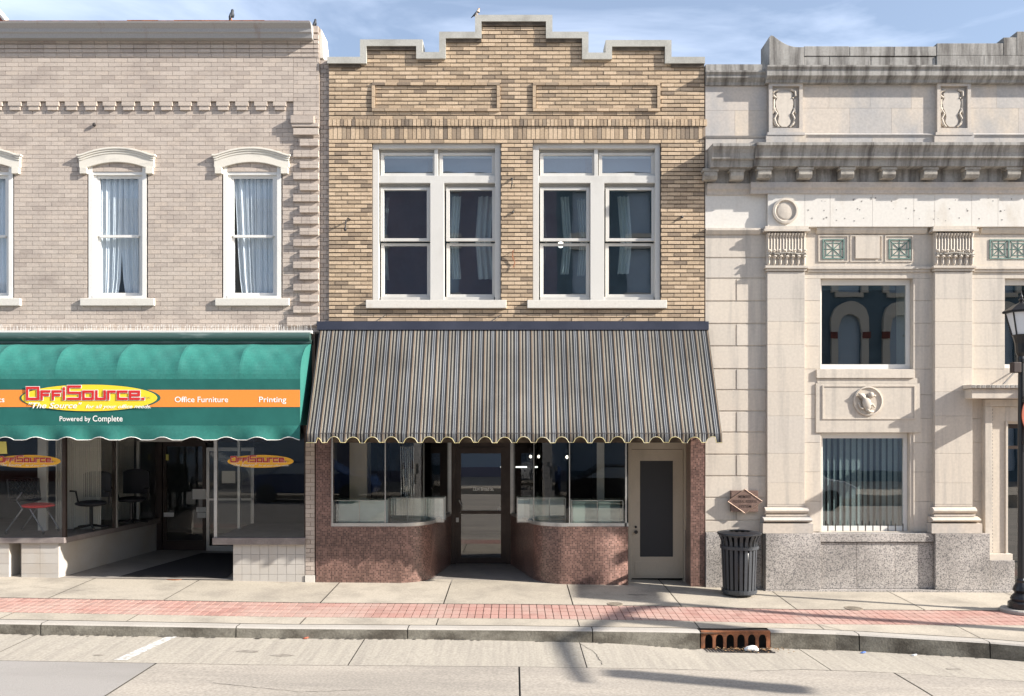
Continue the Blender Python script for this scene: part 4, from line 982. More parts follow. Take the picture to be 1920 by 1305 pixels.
for x in (ax0+.02,-1.6,0,1.6,ax1-.02): mb.tube([(x,-AD+.02,zv1),(x,-.02,zv1)],.012,6)
mb.build('frame',M['iron'],SA)
# iron hooks and cables on the walls
def hook(px,py,kind,lab):
    x,z=X(px),Z(py); mb=MB()
    if kind=='arm': mb.tube([(x,.01,z),(x-.02,-.10,z+.0),(x-.05,-.12,z-.05),(x-.06,-.12,z-.16)],.012,6); mb.ell((x-.06,-.12,z-.18),(.025,.025,.035),8,6)
    elif kind=='hook': mb.tube([(x,.01,z+.08),(x,-.06,z+.06),(x-.0,-.08,z-.02),(x-.02,-.05,z-.09)],.013,6); mb.ell((x,-.01,z+.08),(.02,.02,.02),8,6)
    elif kind=='wire': mb.tube([(x,.01,z),(x-.01,-.05,z-.01),(x-.02,-.03,z-.1),(x+.02,-.02,z-.2),(x-.01,-.03,z-.28)],.008,5)
    elif kind=='nub': mb.ell((x,.015,z),(.03,.03,.03),8,6)
    else: mb.tube([(x,.01,z),(x,-.02,z),(x-.01,-.035,z-.015)],.013,6); mb.ell((x,-.01,z),(.022,.022,.022),8,6)
    o=mb.build('wall_hook',M['rust' if kind=='wire' else 'iron']); tag(o,lab,'hook','iron hooks fixed to the brick walls')
hook(657,412,'arm','bent iron arm on the tan brick left of the upper windows'); hook(960,345,'hook','iron hook on the brick between the windows near their tops')
hook(962,398,'stub','small iron stub midway up the brick between the windows'); hook(963,470,'wire','tangled rusty wire on the brick between the windows')
hook(1279,407,'stub','iron stub on the tan brick right of the upper windows'); hook(176,233,'nub','iron stub on the pinkish brick above the arched windows')
for i,px in enumerate((724,940,1180)):
    o=MB().tube([(X(px),.0,Z(590)),(X(px-18,.1),-.1,Z(602,.1))],.006,5).build('guy_rod',M['iron']); tag(o,['iron rod above the left end of the striped awning','iron rod above the middle of the striped awning','iron rod above the right end of the striped awning'][i],'rod','rods holding the striped awning')

# =================================================================== BANK
BK=empty('bank_building',(6.5,0,-.1),'buff limestone bank with pilasters, deep cornice and granite base on the right','building')
BR=11.0
bx0=X(1322.5)
# wall cores with openings
wins=[(X(1539),X(1712),Z(692),Z(522)),(X(1541),X(1707),Z(997),Z(811.5)),(X(1884),X(2050),Z(690),Z(522)),(X(1885),X(2010),-.2,Z(795))]
core=MB(); core.grid_wall(bx0,BR,-.3,Z(122),.012,.6,wins); core.build('wall_core',M['stone'],BK)
st=MB()
rows=[483.4,522,564.8,607,648.9,691.7,731,771,810.5,852,892.5,933,976]
for i,(a,b) in enumerate(zip(rows,rows[1:])):
    if i%2==0 or i==0:
        if i==0: st.box(bx0,X(1437),0,.03,Z(b)+.012,Z(a)-.012)
        else: st.box(bx0,X(1437),0,.03,Z(b)+.012,Z(a)-.012)
    else: st.box(bx0,X(1380)-.012,0,.03,Z(b)+.012,Z(a)-.012); st.box(X(1380)+.012,X(1437),0,.03,Z(b)+.012,Z(a)-.012)
st.box(bx0,X(1437),0,.03,Z(483.4)+.012,Z(440)); st.box(bx0,X(1437),0,.03,Z(997),Z(976)-.012)
# jambs of the window bays and wall faces
PD=.08          # pilaster projection
def face(a,b,c,d,dep=0.0,t=None): st.box(X(a),X(b),-dep,.03,Z(d),Z(c),t)
for base in (0,):
    for (a,b) in ((1506.5,1538.5),(1712.5,1749),(1817.5,1884)):
        yy=[522,564,606,649,692,740,785,830,885,940,997]
        for p,q in zip(yy,yy[1:]): face(a,b,p+.3,q-.3,.0)
    face(1506.5,1749,510,522,.0); face(1817.5,2050,510,522,.0)
face(1530,1712.4,693,709,.035); face(1529,1725,719,811,.02); face(1532,1722,709.3,718.7,.01)
face(1506.5,1749,440,500,.0); face(1817.5,2050,440,500,.0)
st.build('ashlar',M['stone'],BK,bevel=.003)
# pilasters
def pilaster(c,full=True):
    s=MB(); yy=[511,562,604,647,690,735,780,850,905,946]
    for p,q in zip(yy,yy[1:]): s.box(X(c-35),X(c+35),-PD,.012,Z(q)+.001,Z(p)-.001)
    s.build('pilaster',M['stone'],BK,bevel=.003)
    s=MB(); w=lambda k:(X(c-k)-0,X(c+k))
    def ring(k,dep,a,b): s.box(X(c-35)-k,X(c+35)+k,-PD-k,.012,Z(b),Z(a))
    ring(.0,0,945,949)
    def torus(z0,z1,k):
        n=6; prof=[(-PD-k*math.sin(math.pi*j/n)-.0,z0+(z1-z0)*j/n) for j in range(n+1)]+[(.012,z1),(.012,z0)]
        s.sweepx(prof,X(c-35)-k*.75,X(c+35)+k*.75)
    torus(Z(963),Z(950),.06); ring(.03,0,963,967); torus(Z(979),Z(967.5),.11); ring(.10,0,979.5,997.5)
    s.build('pilaster_base',M['stoneA'],BK)
    s=MB(); ring(.045,0,427,433); s.box(X(c-35)-.065,X(c+35)+.065,-PD-.065,.012,Z(437),Z(433))
    s.box(X(c-35)+.0,X(c+35)-.0,-PD+.01,.012,Z(500),Z(437.5))
    n=13
    for k in range(n):
        x=X(c-33.5)+(X(c+33.5)-X(c-33.5))*k/(n-1)
        s.tube([(x,-PD+.005,Z(478)),(x,-PD+.0,Z(448)),(x,-PD-.03,Z(440))],[.017,.017,.024],6)
    n=7
    for r_,(zz,hh) in enumerate(((Z(499),.16),(Z(486),.14))):
        for k in range(n+r_):
            x=X(c-33)+(X(c+33)-X(c-33))*(k+(.0))/(n+r_-1)
            s.ell((x,-PD-.0,zz+hh*.42),(.03,.028,hh*.5),8,6); s.tube([(x,-PD-.03,zz+.01),(x,-PD-.034,zz+hh*.8)],.007,4); s.ell((x,-PD-.045,zz+hh*.85),(.03,.022,.018),6,5)
    s.build('capital',M['stone'],BK,smooth=False)
    s=MB()
    for k in range(26): x=X(c-35)+(X(c+35)-X(c-35))*(k+rnd(.1,.9))/26; s.ell((x,-PD-.04,Z(479)+rnd(-.02,.02)),(rnd(.008,.02),.02,rnd(.006,.014)),6,5)
    s.tube([(X(c-36),-PD-.035,Z(480)),(X(c),-PD-.05,Z(477)),(X(c+36),-PD-.035,Z(480))],.012,5)
    s.build('leaf_tips',M['modil'],BK)
    s=MB(); torus_=None
    s.box(X(c-35)-.045,X(c+35)+.045,-PD-.045,.012,Z(505),Z(500.5)); s.box(X(c-35)-.02,X(c+35)+.02,-PD-.02,.012,Z(510),Z(505.2)); s.build('necking',M['stone'],BK,bevel=.003)
pilaster(1471); pilaster(1783.5); pilaster(2090)
# entablature: frieze, mouldings, cornice
fr=MB(); xs_=[1437,1506,1553,1632,1709,1748,1817,1866,1930,2010,2090,2200]
for a,b in zip(xs_,xs_[1:]): fr.box(X(a)+.002,X(b)-.002,-PD-.0,.02,Z(427),Z(366))
fr.box(bx0,X(1436.7),-.0,.02,Z(429),Z(366)); fr.build('frieze',M['frz'],BK)
ring=MB().disc([(.205,-PD),(.205,-PD-.035),(.17,-PD-.04),(.155,-PD-.012),(.145,-PD-.010),(.12,-PD-.02),(.03,-PD-.026)],X(1472,PD),Z(396,PD),36); ring.build('medallion',M['stone'],BK,smooth=False)
for (x0,x1,dd) in ((bx0+.02,X(1404),.0),(X(1404),BR,PD)):
    c=MB(); c.sweepx([(.02,Z(366)),(-dd-.02,Z(366)),(-dd-.03,Z(360)),(-dd-.06,Z(356)),(-dd-.065,Z(346)),(.02,Z(346))],x0,x1); c.build('bed_moulding',M['stoneA'],BK)
    c=MB(); o1=.30+dd*.6
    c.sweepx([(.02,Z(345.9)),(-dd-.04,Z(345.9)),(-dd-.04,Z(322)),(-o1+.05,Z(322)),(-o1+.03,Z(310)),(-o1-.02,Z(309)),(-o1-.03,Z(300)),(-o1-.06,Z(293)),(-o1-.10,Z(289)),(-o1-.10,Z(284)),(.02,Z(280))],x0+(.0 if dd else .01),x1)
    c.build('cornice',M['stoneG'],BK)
c=MB()
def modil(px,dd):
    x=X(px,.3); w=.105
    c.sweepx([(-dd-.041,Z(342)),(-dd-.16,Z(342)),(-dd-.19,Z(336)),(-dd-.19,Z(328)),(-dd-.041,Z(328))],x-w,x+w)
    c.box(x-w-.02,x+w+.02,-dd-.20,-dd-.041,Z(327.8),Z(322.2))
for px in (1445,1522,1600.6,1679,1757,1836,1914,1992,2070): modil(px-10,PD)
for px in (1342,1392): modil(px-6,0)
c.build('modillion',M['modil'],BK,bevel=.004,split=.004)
c=MB(); c.sweepx([(.012,Z(440)),(-.02,Z(440)),(-.06,Z(433)),(-.06,Z(429)),(.012,Z(429))],bx0,X(1424)); c.sweepx([(.02,Z(440)),(-.02,Z(438)),(-.05,Z(432)),(-.05,Z(427.2)),(.02,Z(427.2))],X(1530),X(1736)); c.sweepx([(.02,Z(440)),(-.02,Z(438)),(-.05,Z(432)),(-.05,Z(427.2)),(.02,Z(427.2))],X(1838),BR)
for a,b in ((1513.5,1743),(1825,2050)): c.box(X(a),X(b),-.045,.012,Z(505),Z(500.3)); c.box(X(a),X(b),-.025,.012,Z(510),Z(505.2))
c.build('string_course',M['stone'],BK,split=.02)
# attic
at=MB()
def arow(x0,x1,y0,y1,js,dep=0.0):
    pts=[x0]+js+[x1]
    for a,b in zip(pts,pts[1:]): at.box(X(a)+.0015,X(b)-.0015,-dep,.03,Z(y1)+.0015,Z(y0)-.0015)
arow(1322.5,1438,161,207,[]); arow(1322.5,1438,207,256,[1378]); arow(1322.5,1434,260,283,[1380],.02)
arow(1503,1753,160,204,[1553,1630,1707],.0+.03); arow(1503,1753,204,252,[1592,1670],.03); arow(1508,1750,258,283,[1555,1633,1711],.05)
arow(1815,2060,160,204,[1867,1930],.03); arow(1815,2060,204,252,[1908],.03); arow(1822,2060,258,283,[1870],.05)
for c0 in (1470.5,1784):
    at.box(X(c0-37),X(c0+37),-.09,.03,Z(283),Z(257)); 
at.build('attic_ashlar',M['stoneA'],BK)
at=MB(); at.sweepx([(.02,Z(259)),(-.05,Z(259)),(-.075,Z(255)),(-.04,Z(252)),(.02,Z(252))],X(1501),BR); at.sweepx([(.02,Z(259.5)),(-.03,Z(259.5)),(-.045,Z(256)),(.02,Z(255))],bx0,X(1435))
for c0 in (1470.5,1784):
    at.box(X(c0-35),X(c0+35),-.10,.03,Z(256.8),Z(252))
    a,b,cc,d=X(c0-31.5),X(c0+31.5),Z(251.8),Z(160)
    hole=(X(c0-25),X(c0+25),Z(243.5),Z(165)); at.grid_wall(a,b,cc,d,-.085,.03,[hole]); at.box(hole[0],hole[1],-.03,.02,hole[2],hole[3])
at.build('attic_panel_frame',M['stoneA'],BK,split=.02)
for c0 in (1470.5,1784):
    q=MB(); cx=X(c0,.05); zc=Z(204,.05)
    pts=[]
    prof=[(.10,.27),(.13,.24),(.115,.17),(.145,.10),(.13,.0),(.10,-.06),(.085,-.13),(.10,-.2),(.085,-.25),(.04,-.29)]
    pts=[(cx+a,zc+b) for a,b in prof]+[(cx-a,zc+b) for a,b in reversed(prof)]
    q.prism(pts,-.06,-.029)
    for s in (-1,1):
        q.tube([(cx+s*.10,-.055,zc+.30),(cx+s*.17,-.06,zc+.27),(cx+s*.175,-.06,zc+.2),(cx+s*.13,-.055,zc+.17)],.018,6)
        q.tube([(cx+s*.165,-.05,zc+.15),(cx+s*.17,-.05,zc+.0),(cx+s*.12,-.06,zc-.08),(cx+s*.16,-.06,zc-.16),(cx+s*.13,-.06,zc-.25),(cx+s*.09,-.05,zc-.29)],.017,6)
        q.ell((cx+s*.165,-.05,zc-.03),(.02,.02,.06),8,6,rot=s*.4); q.ell((cx+s*.15,-.05,zc-.23),(.02,.02,.05),8,6,rot=-s*.4)
    q.build('carved_cartouche',M['stone'],BK,smooth=False)
c=MB()
for (x0,x1,dd,yo) in ((bx0,X(1434),0,0),(X(1432),BR,.08,0)):
    y1,y2,y3,y4=(122,140,150,161) if dd==0 else (130.5,134,150,160)
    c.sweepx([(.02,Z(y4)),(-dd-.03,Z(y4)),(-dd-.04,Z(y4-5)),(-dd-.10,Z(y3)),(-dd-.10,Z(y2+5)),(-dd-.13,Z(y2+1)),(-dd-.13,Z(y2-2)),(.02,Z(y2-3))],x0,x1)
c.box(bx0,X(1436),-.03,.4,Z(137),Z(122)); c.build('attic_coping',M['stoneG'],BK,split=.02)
c=MB(); dd=.06
n=16; xs=[X(1440)+(X(1505)-X(1440))*k/n for k in range(n+1)]
zt=[Z(69)-(Z(69)-Z(91))*min(1,(max(0,k/n-.10)/.9))**1.0-.05*math.sin(math.pi*max(0,k/n-.1)/.9)*1.3+ (0 if k else -.03) for k in range(n+1)]
c.strip(xs,zt,[Z(131)]*(n+1),-dd,.4)
for a,b,y0,y1,e in ((1505.3,1590,89.5,108,.0),(1590.6,1673,90,108,.0),(1673.5,1752,90,108,.0),(1505.3,1553,108.5,131,.01),(1553.5,1630,108.5,131,.01),(1630.6,1751.5,109.5,131,.01),(1753,1877,84,107,.0),(1877.5,1902,73,107,.0),(1902.5,1960,62,107,.0),(1960.5,2060,55,107,0),(1752.5,1840,107.5,131,-.01),(1840.5,2060,107.5,131,-.01)):
    c.box(X(a)+.001,X(b)-.001,-dd+e,.4,Z(y1)+.001,Z(y0)-.001)
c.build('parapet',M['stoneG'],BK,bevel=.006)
# granite base
c=MB()
def gb(a,b,y0,y1,d): c.box(X(a),X(b),-d,.02,Z(y1),Z(y0),.5)
gb(1323,1427,998,1106,.03)
for (a,b) in ((1429,1530),(1742.5,1843)): gb(a,b,998,1101,.20)
gb(1530.5,1742,998,1013.5,.16); gb(1530.5,1600,1015,1101,.13); gb(1600.4,1671,1015,1101,.13); gb(1671.4,1742,1015,1101,.13)
gb(1845,1891,1048,1101,.17)
c.box(X(1427),X(1892),-.22,.01,-.4,Z(1101.5),.5)
gb(2010,2200,998,1101,.2)
c.build('granite_base',M['gran'],BK,bevel=.004)
# windows
def bwindow(a,b,c0,d0,name='window',blinds=False):
    w=MB(); w.grid_wall(X(a),X(b),Z(d0),Z(c0),.10,.16,[(X(a)+.045,X(b)-.06,Z(d0)+.075,Z(c0)-.085)])
    f=w.build('window',M['wpaint'],BK,bevel=.003); MB().box(X(a)+.04,X(b)-.05,.13,.136,Z(d0)+.07,Z(c0)-.08).build('pane',M['glassB'],f)
    if blinds:
        q=MB(); x=X(a)+.06; k=0
        while x<X(b)-.05:
            j=rnd(.1,.9); q.add([(x,.20,Z(d0)),(x+.075,.23+.02*math.sin(k),Z(d0)),(x+.075,.23+.02*math.sin(k),Z(c0)),(x,.20,Z(c0))],[(0,1,2,3)],j); x+=.098; k+=1
        q.build('blind',M['blind'],f,fix=False)
    else:
        MB().box(X(a)+.05,X(b)-.06,.5,.52,Z(c0+12),Z(c0)).build('blind',M['darkb'],f)
bwindow(1539.5,1711.5,522.5,691); bwindow(1541.5,1706.5,812,996.5,blinds=True); bwindow(1884.5,2049,522.5,691)
MB().box(bx0+.1,BR,3.0,3.1,-.3,Z(400)).build('room_backing',M['roomd'],BK)
MB().box(bx0+.05,BR,.62,11,Z(160),Z(156)).box(bx0,bx0+.05,.62,11,-.3,Z(160)).box(BR-.05,BR,.62,11,-.3,Z(160)).box(bx0,BR,10.95,11,-.3,Z(160)).build('roof_and_side_walls',M['stoneA'],BK)
sp=MB(); 
for k in range(17): x=X(1553+14.1*k,.1); sp.box(x-.006,x+.006,-.09,-.075,Z(996,.1),Z(982,.1)) if k<11 else None
sp.build('window_spike',M['iron'],BK,split=.02)
# spandrel medallion, tablet, grilles
q=MB().disc([(.235,-.02),(.235,-.045),(.215,-.05),(.205,-.03),(.03,-.028)],X(1627.5,.03),Z(752,.03),36); q.build('medallion',M['stone'],BK)
q=MB(); cx,zc=X(1627.5,.05),Z(752,.05)
q.ell((cx-.02,-.05,zc-.04),(.075,.04,.11),12,8,rot=.25); q.ell((cx+.045,-.055,zc+.10),(.05,.035,.045),10,6,rot=.5); q.ell((cx+.10,-.05,zc+.085),(.03,.02,.018),8,5)
for k in range(6): q.tube([(cx-.0-.012*k,-.05,zc+.0+.02*k),(cx-.07-.018*k,-.065,zc+.05+.012*k),(cx-.10-.013*k,-.05,zc-.06+.03*k)],[.018,.016,.006],5)
q.tube([(cx,-.05,zc-.1),(cx+.07,-.055,zc-.05),(cx+.11,-.05,zc-.10)],[.028,.02,.012],6); q.tube([(cx-.03,-.05,zc-.12),(cx+.02,-.055,zc-.17),(cx+.09,-.05,zc-.165)],[.03,.022,.012],6); q.tube([(cx-.08,-.05,zc-.12),(cx-.13,-.05,zc-.10),(cx-.15,-.045,zc-.03)],[.02,.014,.01],6)
q.build('carved_relief',M['stone'],BK,smooth=True)
q=MB()
def rectframe(mb,a,b,c0,d0,t,d1,d2): mb.grid_wall(X(a),X(b),Z(d0),Z(c0),-d1,-d2,[(X(a)+t,X(b)-t,Z(d0)+t,Z(c0)-t)])
rectframe(q,1541,1715,722.5,786,.02,.032,.015)
q.box(X(1603),X(1648),-.03,.01,Z(485),Z(444)); 
for a,b in ((1534,1590),(1594,1654),(1659,1711)): rectframe(q,a,b,441.5,491,.015,.015,-.01)
q.build('panel_moulding',M['stone'],BK,split=.02)
def grille(a,b,c0,d0,n):
    q=MB(); x0,x1,z0,z1=X(a),X(b),Z(d0),Z(c0); t=.02; y0,y1=-.012,.01
    q.grid_wall(x0,x1,z0,z1,y0,y1,[(x0+t,x1-t,z0+t,z1-t)])
    w=(x1-x0)/n
    for k in range(n):
        xa_,xb_=x0+w*k,x0+w*(k+1); cx,cz=(xa_+xb_)/2,(z0+z1)/2
        q.tube([(xa_+t,0,z0+t),(xb_-t,0,z1-t)],.008,4); q.tube([(xa_+t,0,z1-t),(xb_-t,0,z0+t)],.008,4); q.tube([(cx,0,z0),(cx,0,z1)],.008,4); q.tube([(xa_,0,cz),(xb_,0,cz)],.008,4)
        q.grid_wall(xa_+.05,xb_-.05,z0+.055,z1-.055,-.006,.006,[(xa_+.064,xb_-.064,z0+.069,z1-.069)])
        if k: q.box(xa_-.01,xa_+.01,-.014,.01,z0+t,z1-t)
    q.build('vent_grille',M['verd'],BK)
grille(1542,1583,448.5,486,1); grille(1666,1707,448.5,486,1); grille(1855,1963,449,486,3)
# entrance surround
q=MB(); q.box(X(1822,.3),BR-.9,-.30,.01,Z(747,.3),Z(729,.3)); q.box(X(1821,.34),BR-.9,-.34,.01,Z(728,.34),Z(721,.34)); q.build('entrance_hood',M['stone'],BK,bevel=.004)
q=MB(); x=X(1823,.34)
while x<BR-1: q.box(x,x+.05,-.345,-.33,Z(727,.34),Z(722,.34)); x+=.075
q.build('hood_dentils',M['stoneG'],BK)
q=MB(); q.box(X(1841),X(1854),-.10,.01,Z(1048),Z(762.3)); q.box(X(1841),BR-1,-.10,.01,Z(762),Z(749.2)); q.box(X(1854)+.001,X(1881),-.05,.01,Z(1036),Z(762.2)); q.box(X(1881),BR-1,-.05,.01,Z(790),Z(762.2)); q.box(X(1881),X(1885),-.075,.01,Z(1048),Z(790)); q.box(X(1845),X(1890),-.13,.01,Z(1048),Z(1036.5))
q.build('entrance_surround',M['stone'],BK,bevel=.003)
q=MB(); z=Z(1034)
while z<Z(764): q.box(X(1855),X(1857.5),-.065,-.05,z,z+.03); z+=.055
q.build('bead_moulding',M['stoneG'],BK)
q=MB(); q.box(X(1886),X(1890),.05,.12,-.1,Z(796)); q.box(X(1890),X(2005),.05,.12,Z(803),Z(796)); q.box(X(1890),X(2005),.05,.12,Z(842),Z(836)); q.box(X(1945),X(1950),.05,.12,-.1,Z(842)); dr=q.build('door',M['bronze'],BK); MB().box(X(1890),X(2005),.08,.086,-.1,Z(803)).build('pane',M['glassB'],dr)
for i,(px,dz) in enumerate(((1878,0),)):
    o=MB().tube([(X(1878,.3),-.3,Z(724,.3)),(X(1909,.02),.0,Z(692,.02))],.012,6).build('tie_rod',M['iron'],BK)
# pin holes left by removed lettering
q=MB(); random.seed(11)
for k in range(46): x=X(rnd(1512,1915)); z=random.choice((Z(377),Z(413),Z(395)))+rnd(-.03,.03); q.disc([(rnd(.006,.016),-PD-.002),(.004,-PD)],x,z,6)
q.build('pin_holes',M['stoneG'],BK)

# =================================================================== STREET THINGS
# plaque
P_=empty('wall_plaque',(X(1396,.1),-.1,Z(940,.1)),'reddish bronze diamond on square plaque with raised lettering on the bank wall','sign')
d=.07; a,b,c0,d0=X(1371,d),X(1421.6,d),Z(920,d),Z(959.6,d); cx,cz=(a+b)/2,(c0+d0)/2
MB().box(a,b,-d,-.0,d0,c0).build('plate',M['plaque'],P_,bevel=.003)
hx,hz=.275,.19; q=MB()
pts=[(cx-hx,cz),(cx,cz-hz),(cx+hx,cz),(cx,cz+hz)]
q.prism(pts,-d-.015,-d+.03); q.build('diamond',M['plaque'],P_)
q=MB()
for (p,r_) in zip(pts,pts[1:]+pts[:1]): q.tube([(p[0],-d-.016,p[1]),(r_[0],-d-.016,r_[1])],.007,4)
q.build('rim',M['plaqued'],P_)
M['plt']=mat('plaque letters',(.05,.03,.025),.6)
text('MEMBER',cx-.10,cz+.055,.20,.045,-d-.018,M['plt'],P_,off=.01); text('FEDERAL RESERVE',cx-.19,cz-.022,.38,.045,-d-.018,M['plt'],P_,off=.01); text('SYSTEM',cx-.10,cz-.10,.20,.045,-d-.018,M['plt'],P_,off=.01)
# litter bin
tx,ty=X(1386,.53),-.53; tz=gz(tx,ty)
TB=empty('litter_bin',(tx,ty,tz),'charcoal slatted metal litter bin with flared rim on the pavement by the bank','bin')
n=22; sl=MB()
def rr(v): return .245+.035*v+(.045*max(0,(v-.86)/.14)**1.5)
for k in range(n):
    a=2*math.pi*k/n; vs=[];fs=[]; hw_=.024
    for j in range(9):
        v=j/8; z=tz+.05+.90*v; r1=rr(v); 
        for (rad,s) in ((r1,-1),(r1,1),(r1-.006,1),(r1-.006,-1)):
            da=s*hw_/r1; vs.append((tx+rad*math.cos(a+da),ty+rad*math.sin(a+da),z))
    for j in range(8):
        for q_ in range(4): fs.append((4*j+q_,4*j+(q_+1)%4,4*j+4+(q_+1)%4,4*j+4+q_))
    fs+=[(0,1,2,3),(35,34,33,32)]
    sl.add(vs,fs)
sl.build('slats',M['char'],TB)
MB().lathe([(.262,tz+.05),(.268,tz+.05),(.27,tz+.10),(.255,tz+.10)],tx,ty,28).lathe([(.285,tz+.72),(.29,tz+.72),(.292,tz+.77),(.28,tz+.77)],tx,ty,28).lathe([(.24,tz+.03),(.25,tz+.03),(.25,tz+.06),(.24,tz+.06)],tx,ty,24).build('hoop',M['char'],TB,smooth=False,split=.02)
q=MB(); pr=[(.325,tz+.935),(.335,tz+.95),(.33,tz+.965),(.22,tz+.985),(.17,tz+.985),(.17,tz+.975),(.22,tz+.97),(.31,tz+.945)]
n=32; vs=[(tx+r_*math.cos(2*math.pi*k/n),ty+r_*math.sin(2*math.pi*k/n),z) for r_,z in pr for k in range(n)]; m=len(pr)
q.add(vs,[(i*n+k,i*n+(k+1)%n,((i+1)%m)*n+(k+1)%n,((i+1)%m)*n+k) for i in range(m) for k in range(n)]); q.build('lid',M['char'],TB,smooth=False)
MB().lathe([(.18,tz+.06),(.215,tz+.06),(.225,tz+.9),(.20,tz+.9)],tx,ty,20).build('liner',M['black'],TB,smooth=True)
for k in range(3): MB().lathe([(.02,tz),(.02,tz+.05)],tx+.18*math.cos(k*2.1),ty+.18*math.sin(k*2.1),8).build('foot',M['char'],TB)
# street lamp
def street_lamp(x,y_,lab,banner=True):
    z0=gz(x,y_); r=empty('street_lamp',(x,y_,z0),lab,'street lamp','black lantern lamps on the pavement')
    MB().lathe([(.275,z0),(.275,z0+.035),(.26,z0+.05),(.0,z0+.05)],x,y_,28).build('footing',M['kerb'],r)
    MB().lathe([(.175,z0+.05),(.175,z0+.13),(.135,z0+.16),(.145,z0+.19),(.13,z0+.22),(.085,z0+.27),(.115,z0+.31),(.10,z0+.36),(.065,z0+.42),(.07,z0+.45),(.05,z0+.48)],x,y_,16).build('base',M['black'],r,smooth=False)
    MB().lathe([(.05,z0+.42),(.042,z0+3.56),(.055,z0+3.57),(.055,z0+3.62),(.045,z0+3.66)],x,y_,14).build('pole',M['black'],r,smooth=False)
    zz=z0+3.66
    MB().lathe([(.05,zz),(.075,zz+.05),(.085,zz+.18),(.11,zz+.28),(.12,zz+.30),(.0,zz+.30)],x,y_,12).build('lantern_cup',M['black'],r)
    MB().lathe([(.11,zz+.31),(.19,zz+.62)],x,y_,6,a0=R(30)).build('lantern_glass',M['lampg'],r)
    q=MB()
    for k in range(6):
        a=R(30+60*k); q.tube([(x+.115*math.cos(a),y_+.115*math.sin(a),zz+.30),(x+.197*math.cos(a),y_+.197*math.sin(a),zz+.62)],.011,5)
    q.build('lantern_rib',M['black'],r)
    MB().lathe([(.0,zz+.615),(.235,zz+.62),(.24,zz+.65),(.11,zz+.73),(.045,zz+.76),(.022,zz+.78),(.04,zz+.81),(.018,zz+.83),(.022,zz+.85),(.01,zz+.88),(.002,zz+.95)],x,y_,6,a0=R(30)).build('lantern_roof',M['black'],r)
    if banner:
        MB().box(x-.02,x+.02,y_-.11,y_-.05,z0+3.0,z0+3.05).box(x-.02,x+.02,y_-.11,y_-.05,z0+2.4,z0+2.45).build('banner_bracket',M['iron'],r,split=.02)
        q=MB(); n=40; q.prism([(x+.30+.36*math.cos(2*math.pi*k/n),z0+2.82+.39*math.sin(2*math.pi*k/n)) for k in range(n)],y_-.12,y_-.105); q.build('hanging_sign',M['rsign'],r)
        q=MB(); q.prism([(x+.30+.31*math.cos(2*math.pi*k/n),z0+2.82+.33*math.sin(2*math.pi*k/n)) for k in range(n)],y_-.124,y_-.121); q.build('sign_field',M['bsign'],r)
        q=MB(); q.prism([(x+.30+.26*math.cos(2*math.pi*k/n),z0+2.82+.28*math.sin(2*math.pi*k/n)) for k in range(n)],y_-.128,y_-.1255); q.build('sign_centre',M['rsign'],r)
        MB().box(x-.16,x-.05,y_-.09,y_+.02,z0+3.42,z0+3.57).tube([(x-.05,y_-.03,z0+3.5),(x,y_,z0+3.5)],.02,6).build('junction_box',M['rustb'],r,bevel=.01)
    return r
M['rsign']=mat('faded red sign',(.50,.14,.08),.6); M['bsign']=mat('pale blue sign ring',(.35,.42,.55),.6); M['rustb']=mat('brown box',(.05,.035,.032),.6)
LD=1.45
street_lamp(X(1915,LD),-LD,'black lantern street lamp with a round red hanging sign at the right edge')
# kerb inlet
kx0,kx1=2.42,3.31
def ky(x): return -kd(x)
KI=empty('storm_drain',((kx0+kx1)/2,-2.7,-.2),'rusty cast iron kerb inlet with six arched openings','storm drain')
q=MB(); yk=-2.70; za=gz(2.85,-2.7)+.010; zb_=za-.27; w=(kx1-kx0-.06)/6
for k in range(6):
    a=kx0+.03+w*k; m=12; xs=[];zz=[]
    xs=[a+.02+(w-.04)*j/m for j in range(m+1)]
    zz=[za-.045-.06+.06*math.sqrt(max(0,1-(2*j/m-1)**2)) for j in range(m+1)]
    q.strip(xs,[za-.02]*(m+1),zz,yk,yk+.02); q.box(a-.02,a+.02,yk-.001,yk+.021,zb_,za-.02)
q.box(kx1-.05,kx1-.0,yk-.001,yk+.021,zb_,za-.02); q.box(kx0,kx0+.012,yk-.001,yk+.021,zb_,za-.02)
q.box(kx0,kx1,yk-.006,yk+.05,za-.019,za); q.build('hood_casting',M['rust'],KI)
MB().box(kx0,kx1,yk+.15,yk+.2,zb_-.2,za-.03).box(kx0,kx0+.01,yk+.02,yk+.15,zb_,za-.03).build('inlet_chamber',M['roomd'],KI)
q=MB(); zg=rz(2.85,yk-.2)+.008
q.grid_wall(0,1,0,1,0,.001,[]) if False else None
for k in range(22): x=kx0+.03+k*.039; q.box(x,x+.018,yk-.2,yk-.01,zg-.02,zg)
q.box(kx0,kx1,yk-.215,yk-.2,zg-.02,zg+.001); q.build('grate',M['iron'],KI)
lf=MB(); random.seed(3)
for k in range(170):
    x=random.gauss(3.02,.24); y_=yk-.03-abs(random.gauss(0,.08)); z=rz(x,y_)+rnd(.008,.035); a=rnd(0,6.3); s=rnd(.012,.03)
    lf.add([(x,y_,z),(x+s*math.cos(a),y_+s*math.sin(a),z+.006),(x+s*1.5*math.cos(a+.5),y_+s*1.5*math.sin(a+.5),z),(x+s*.8*math.cos(a+1.3),y_+s*.8*math.sin(a+1.3),z+.004)],[(0,1,2,3)])
o=lf.build('leaf_litter',M['leaf'],fix=False); tag(o,'dead brown leaves piled against the rusty kerb inlet','leaves',kind='stuff')
x,y_=X(1404,2.75),-2.83; z=rz(x,y_)+.02
